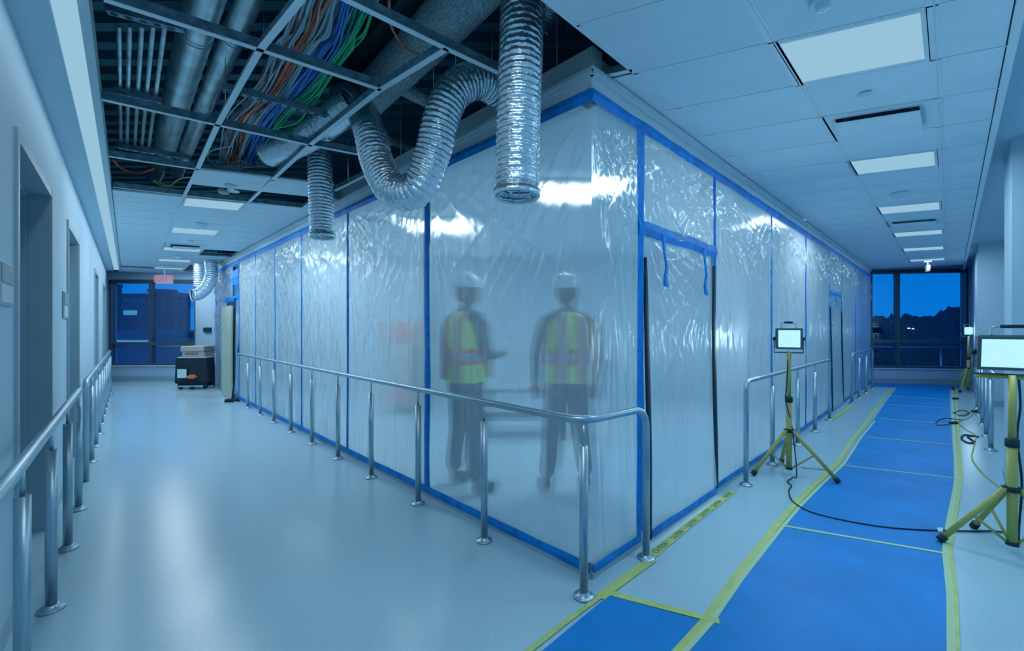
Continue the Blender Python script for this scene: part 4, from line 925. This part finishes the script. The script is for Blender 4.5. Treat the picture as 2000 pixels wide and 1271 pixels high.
    hr = MB(); pr = [(.080*math.cos(a), .118*math.sin(a)) for a in [x*PI/2/8 for x in range(-4, 8)]]
    hr.lathe((0, -.012, .006), [(r*1.03, h) for r, h in pr], 28); part(hr, 'hair', 'hair', ho, T @ Matrix.Diagonal((1, 1.12, 1, 1)))
    # hard hat: shell, ridge, brim
    ht = MB(); ht.lathe((0, 0, .045), [(.112, 0), (.112, .02), (.106, .055), (.088, .09), (.055, .115), (.012, .124)], 32); hh = part(ht, 'hard_hat', 'hat', t, T @ Matrix.Diagonal((.95, 1.15, 1, 1)))
    bm_ = MB(); bm_.lathe((0, .015, .040), [(.10, .0), (.133, -.004), (.135, .002), (.11, .012)], 32); part(bm_, 'hat_brim', 'hat', t, T @ Matrix.Diagonal((.92, 1.2, 1, 1)))
    rg = MB(); rg.tube([(0, .115*math.cos(a), .05+.122*math.sin(a)) for a in [x*PI/12 for x in range(1, 12)]], .012, 8); part(rg, 'hat_ridge', 'hat', t, T)
    # vest: shell round the torso
    vt = MB(); prof = [(.90, .185, .145), (1.0, .182, .142), (1.1, .178, .135), (1.2, .185, .138), (1.3, .192, .138), (1.38, .185, .13), (1.44, .14, .10), (1.475, .085, .08)]; N = 36; vs = []
    for z, rx, ry in prof:
        for i in range(N):
            a = 2*PI*i/N; e = (abs(math.cos(a))**2.6+abs(math.sin(a))**2.6)**(-1/2.6); vs.append((rx*math.cos(a)*e, ry*math.sin(a)*e-.005, z+.004*math.sin(a*6)))
    K = len(prof); vt.add(vs, [(j*N+i, j*N+(i+1) % N, (j+1)*N+(i+1) % N, (j+1)*N+i) for j in range(K-1) for i in range(N)], True); vo = part(vt, 'safety_vest', 'vest', t)
    def band(z0, z1, grow, m, nm='reflective_band'):
        b_ = MB(); vs = []
        for z in (z0, z1):
            for i in range(N):
                a = 2*PI*i/N; e = (abs(math.cos(a))**2.6+abs(math.sin(a))**2.6)**(-1/2.6); vs.append(((.188+grow)*math.cos(a)*e, (.143+grow)*math.sin(a)*e-.005, z))
        b_.add(vs, [(i, (i+1) % N, N+(i+1) % N, N+i) for i in range(N)], True); part(b_, nm, m, vo)
    band(1.05, 1.165, .004, 'vest_o'); band(1.078, 1.137, .007, 'vest_s')
    for sgn in (-1, 1):
        for w_, gr, m_ in ((.044, .006, 'vest_o'), (.024, .009, 'vest_s')):
            b_ = MB(); pth = [(z, y) for z, y in ((.92, -.152), (1.08, -.150), (1.25, -.152), (1.36, -.145), (1.44, -.10), (1.462, -.02), (1.45, .06), (1.36, .13), (1.2, .14), (.92, .15))]; vs = []
            for z, y in pth:
                yy = y-gr if y < 0 else y+gr; zz = z+(gr if -.1 < y < .1 else 0); vs += [(sgn*.085-w_, yy, zz), (sgn*.085+w_, yy, zz)]
            b_.add(vs, [(2*i, 2*i+1, 2*i+3, 2*i+2) for i in range(len(pth)-1)], True); part(b_, 'reflective_band', m_, vo)
    # hands: palm plus five fingers
    for sgn in (-1, 1):
        sh, el, wr, hd = [Vector(x) for x in armpose[sgn]]; d = (hd-wr).normalized(); side = d.cross(Vector((0, 0, 1)) if abs(d.z) < .8 else Vector((0, 1, 0))).normalized(); nn = d.cross(side)
        ch = [[(tuple(wr-d*.03), .026), (tuple(wr+d*.01), (.030, .02)), (tuple(wr+d*.06), (.040, .016))]]
        vsx, esx, rsx = chain(ch); hnd = skin('hand', vsx, esx, rsx, 'skin', t, 0, 2)
        for k, ln in enumerate((.062, .072, .068, .055)):
            b0 = wr+d*.065+side*(k-1.5)*.019; f1 = b0+d*ln*.5-nn*.004*sgn; f2 = f1+d*ln*.3+nn*.012; f3 = f2+d*ln*.2+nn*.014
            v3, e3, r3 = chain([[(tuple(b0-d*.02), .009), (tuple(f1), .009), (tuple(f2), .008), (tuple(f3), .007)]]); fo = skin('finger', v3, e3, r3, 'skin', None, 0, 1); fo.parent = hnd
        b0 = wr+d*.02-side*.028; v3, e3, r3 = chain([[(tuple(b0), .012), (tuple(b0+d*.03-side*.022), .011), (tuple(b0+d*.055-side*.03), .009)]]); fo = skin('thumb', v3, e3, r3, 'skin', None, 0, 1); fo.parent = hnd
    return t
A1 = {1: ((.20, -.01, 1.39), (.235, .04, 1.12), (.10, .27, 1.10), (.06, .35, 1.12)), -1: ((-.20, -.01, 1.39), (-.24, .05, 1.12), (-.12, .27, 1.12), (-.08, .35, 1.14))}
A2 = {1: ((.20, -.01, 1.39), (.27, -.03, 1.12), (.27, .05, .87), (.265, .08, .79)), -1: ((-.20, -.01, 1.39), (-.27, -.03, 1.12), (-.25, .06, .88), (-.24, .09, .80))}
p1 = P(915, 985); person((-.415, 3.60, 0), -48, 'worker in hard hat and yellow vest turned right, left figure behind the plastic', A1, .05, 1.05)
p2 = P(1104, 985); person((.46, 3.58, 0), 8, 'worker in hard hat and yellow vest seen from behind, right figure behind the plastic', A2, .06, 1.045, look=-20)

# ------------------------------------------------------------------ outside
gz = -4.0
gr_ = MB().slab([(-120, 13), (120, 13), (120, 200), (-120, 200)], gz-.5, gz).obj('ground', 'ground'); struct(gr_)
def tree(p, h, w_, label):
    t = thing('tree', label, 'tree', p, 'trees beyond the far right window'); p = Vector(p); MB().cyl(p, p+Vector((0, 0, h*.5)), .3, 10, .15).obj('trunk', 'tree', t)
    bm = bmesh.new(); bmesh.ops.create_icosphere(bm, subdivisions=4, radius=1)
    for v in bm.verts:
        n_ = 1+.35*noise.noise(v.co*2.2+p)+.15*noise.noise(v.co*6+p)+.08*noise.noise(v.co*14+p); v.co = Vector((v.co.x*w_/2*n_, v.co.y*w_/2*n_, h*.58+v.co.z*h*.44*n_))+p
    me = bpy.data.meshes.new('crown'); bm.to_mesh(me); bm.free(); me.materials.append(M['tree']); o = bpy.data.objects.new('crown', me); COL.objects.link(o); setpar(o, t)
for i in range(15):
    u = 1690+i*15; Y = 34+(i % 3)*3.6; X = (u-CX)/F*Y; vt = [628, 624, 622, 626, 622, 624, 624, 624, 628, 622, 618, 612, 608, 610, 604][i]; h = H+(HZ-vt)/F*Y-gz
    tree((X, Y, gz), h, 2.9, 'dark evening tree in the treeline beyond the far right window')
for i, (u, v) in enumerate(((1775, 641), (1783, 642), (1779, 641))):
    if i < 2:
        p = PY(u, v, 33); t = thing('street_lamp', ['left of the two distant bright lamps among the trees', 'right of the two distant bright lamps among the trees'][i], 'street lamp', (p.x, p.y, gz)); MB().cyl((p.x, p.y, gz), p, .06, 8).obj('pole', 'tree', t); MB().lathe(p, [(.03, -.05), (.10, 0), (.03, .05)], 14).obj('lamp_head', 'stream', t)
def building(u0, u1, vt, Y, m, label, wins=(), depth=.9):
    x0, x1 = (u0-CX)/F*Y, (u1-CX)/F*(Y+depth); zt = H+(HZ-vt)/F*Y; t = thing('building', label, 'building', ((x0+x1)/2, Y, gz)); MB().slab([(x0, Y), (x1, Y), (x1, Y+depth), (x0, Y+depth)], gz, zt).obj('walls', m, t)
    MB().slab([(x0-.1, Y-.1), (x1+.1, Y-.1), (x1+.1, Y+depth), (x0-.1, Y+depth)], zt, zt+.25).obj('parapet', 'bld2', t)
    for (a, b, c, d, mm) in wins:
        xa, xb = (a-CX)/F*Y, min((b-CX)/F*Y, x1-.05)
        if xa > xb-.05: continue
        za, zb = H+(HZ-c)/F*Y, H+(HZ-d)/F*Y; MB().slab([(xa, Y-.06), (xb, Y-.06), (xb, Y), (xa, Y)], zb, za).obj('window', mm, t)
building(180, 238, 560, 30, 'bld1', 'tall dark building at the left edge of the far left window', [(206, 215, 565, 592, 'bld_lit'), (216, 217.5, 566, 590, 'bld_lit')])
building(236, 300, 578, 42, 'bld2', 'middle dark building with a lit ledge through the far left window', [(242, 268, 606, 615, 'bld_lit'), (240, 290, 585, 589, 'bld_g'), (244, 262, 622, 640, 'bld1')])
building(292, 345, 571, 30, 'bld1', 'dark blue building behind the exit sign outside', [(300, 308, 590, 640, 'bld2'), (322, 332, 585, 650, 'bld2')])
building(340, 372, 580, 24.5, 'bld2', 'greenish narrow building outside the far left window', [(346, 352, 588, 645, 'bld_g'), (356, 362, 588, 645, 'bld_g')])
building(150, 420, 655, 19, 'bld2', 'long low roof outside the far left window', [(225, 290, 664, 668, 'bld_lit'), (345, 375, 657, 661, 'bld_g')], 2)
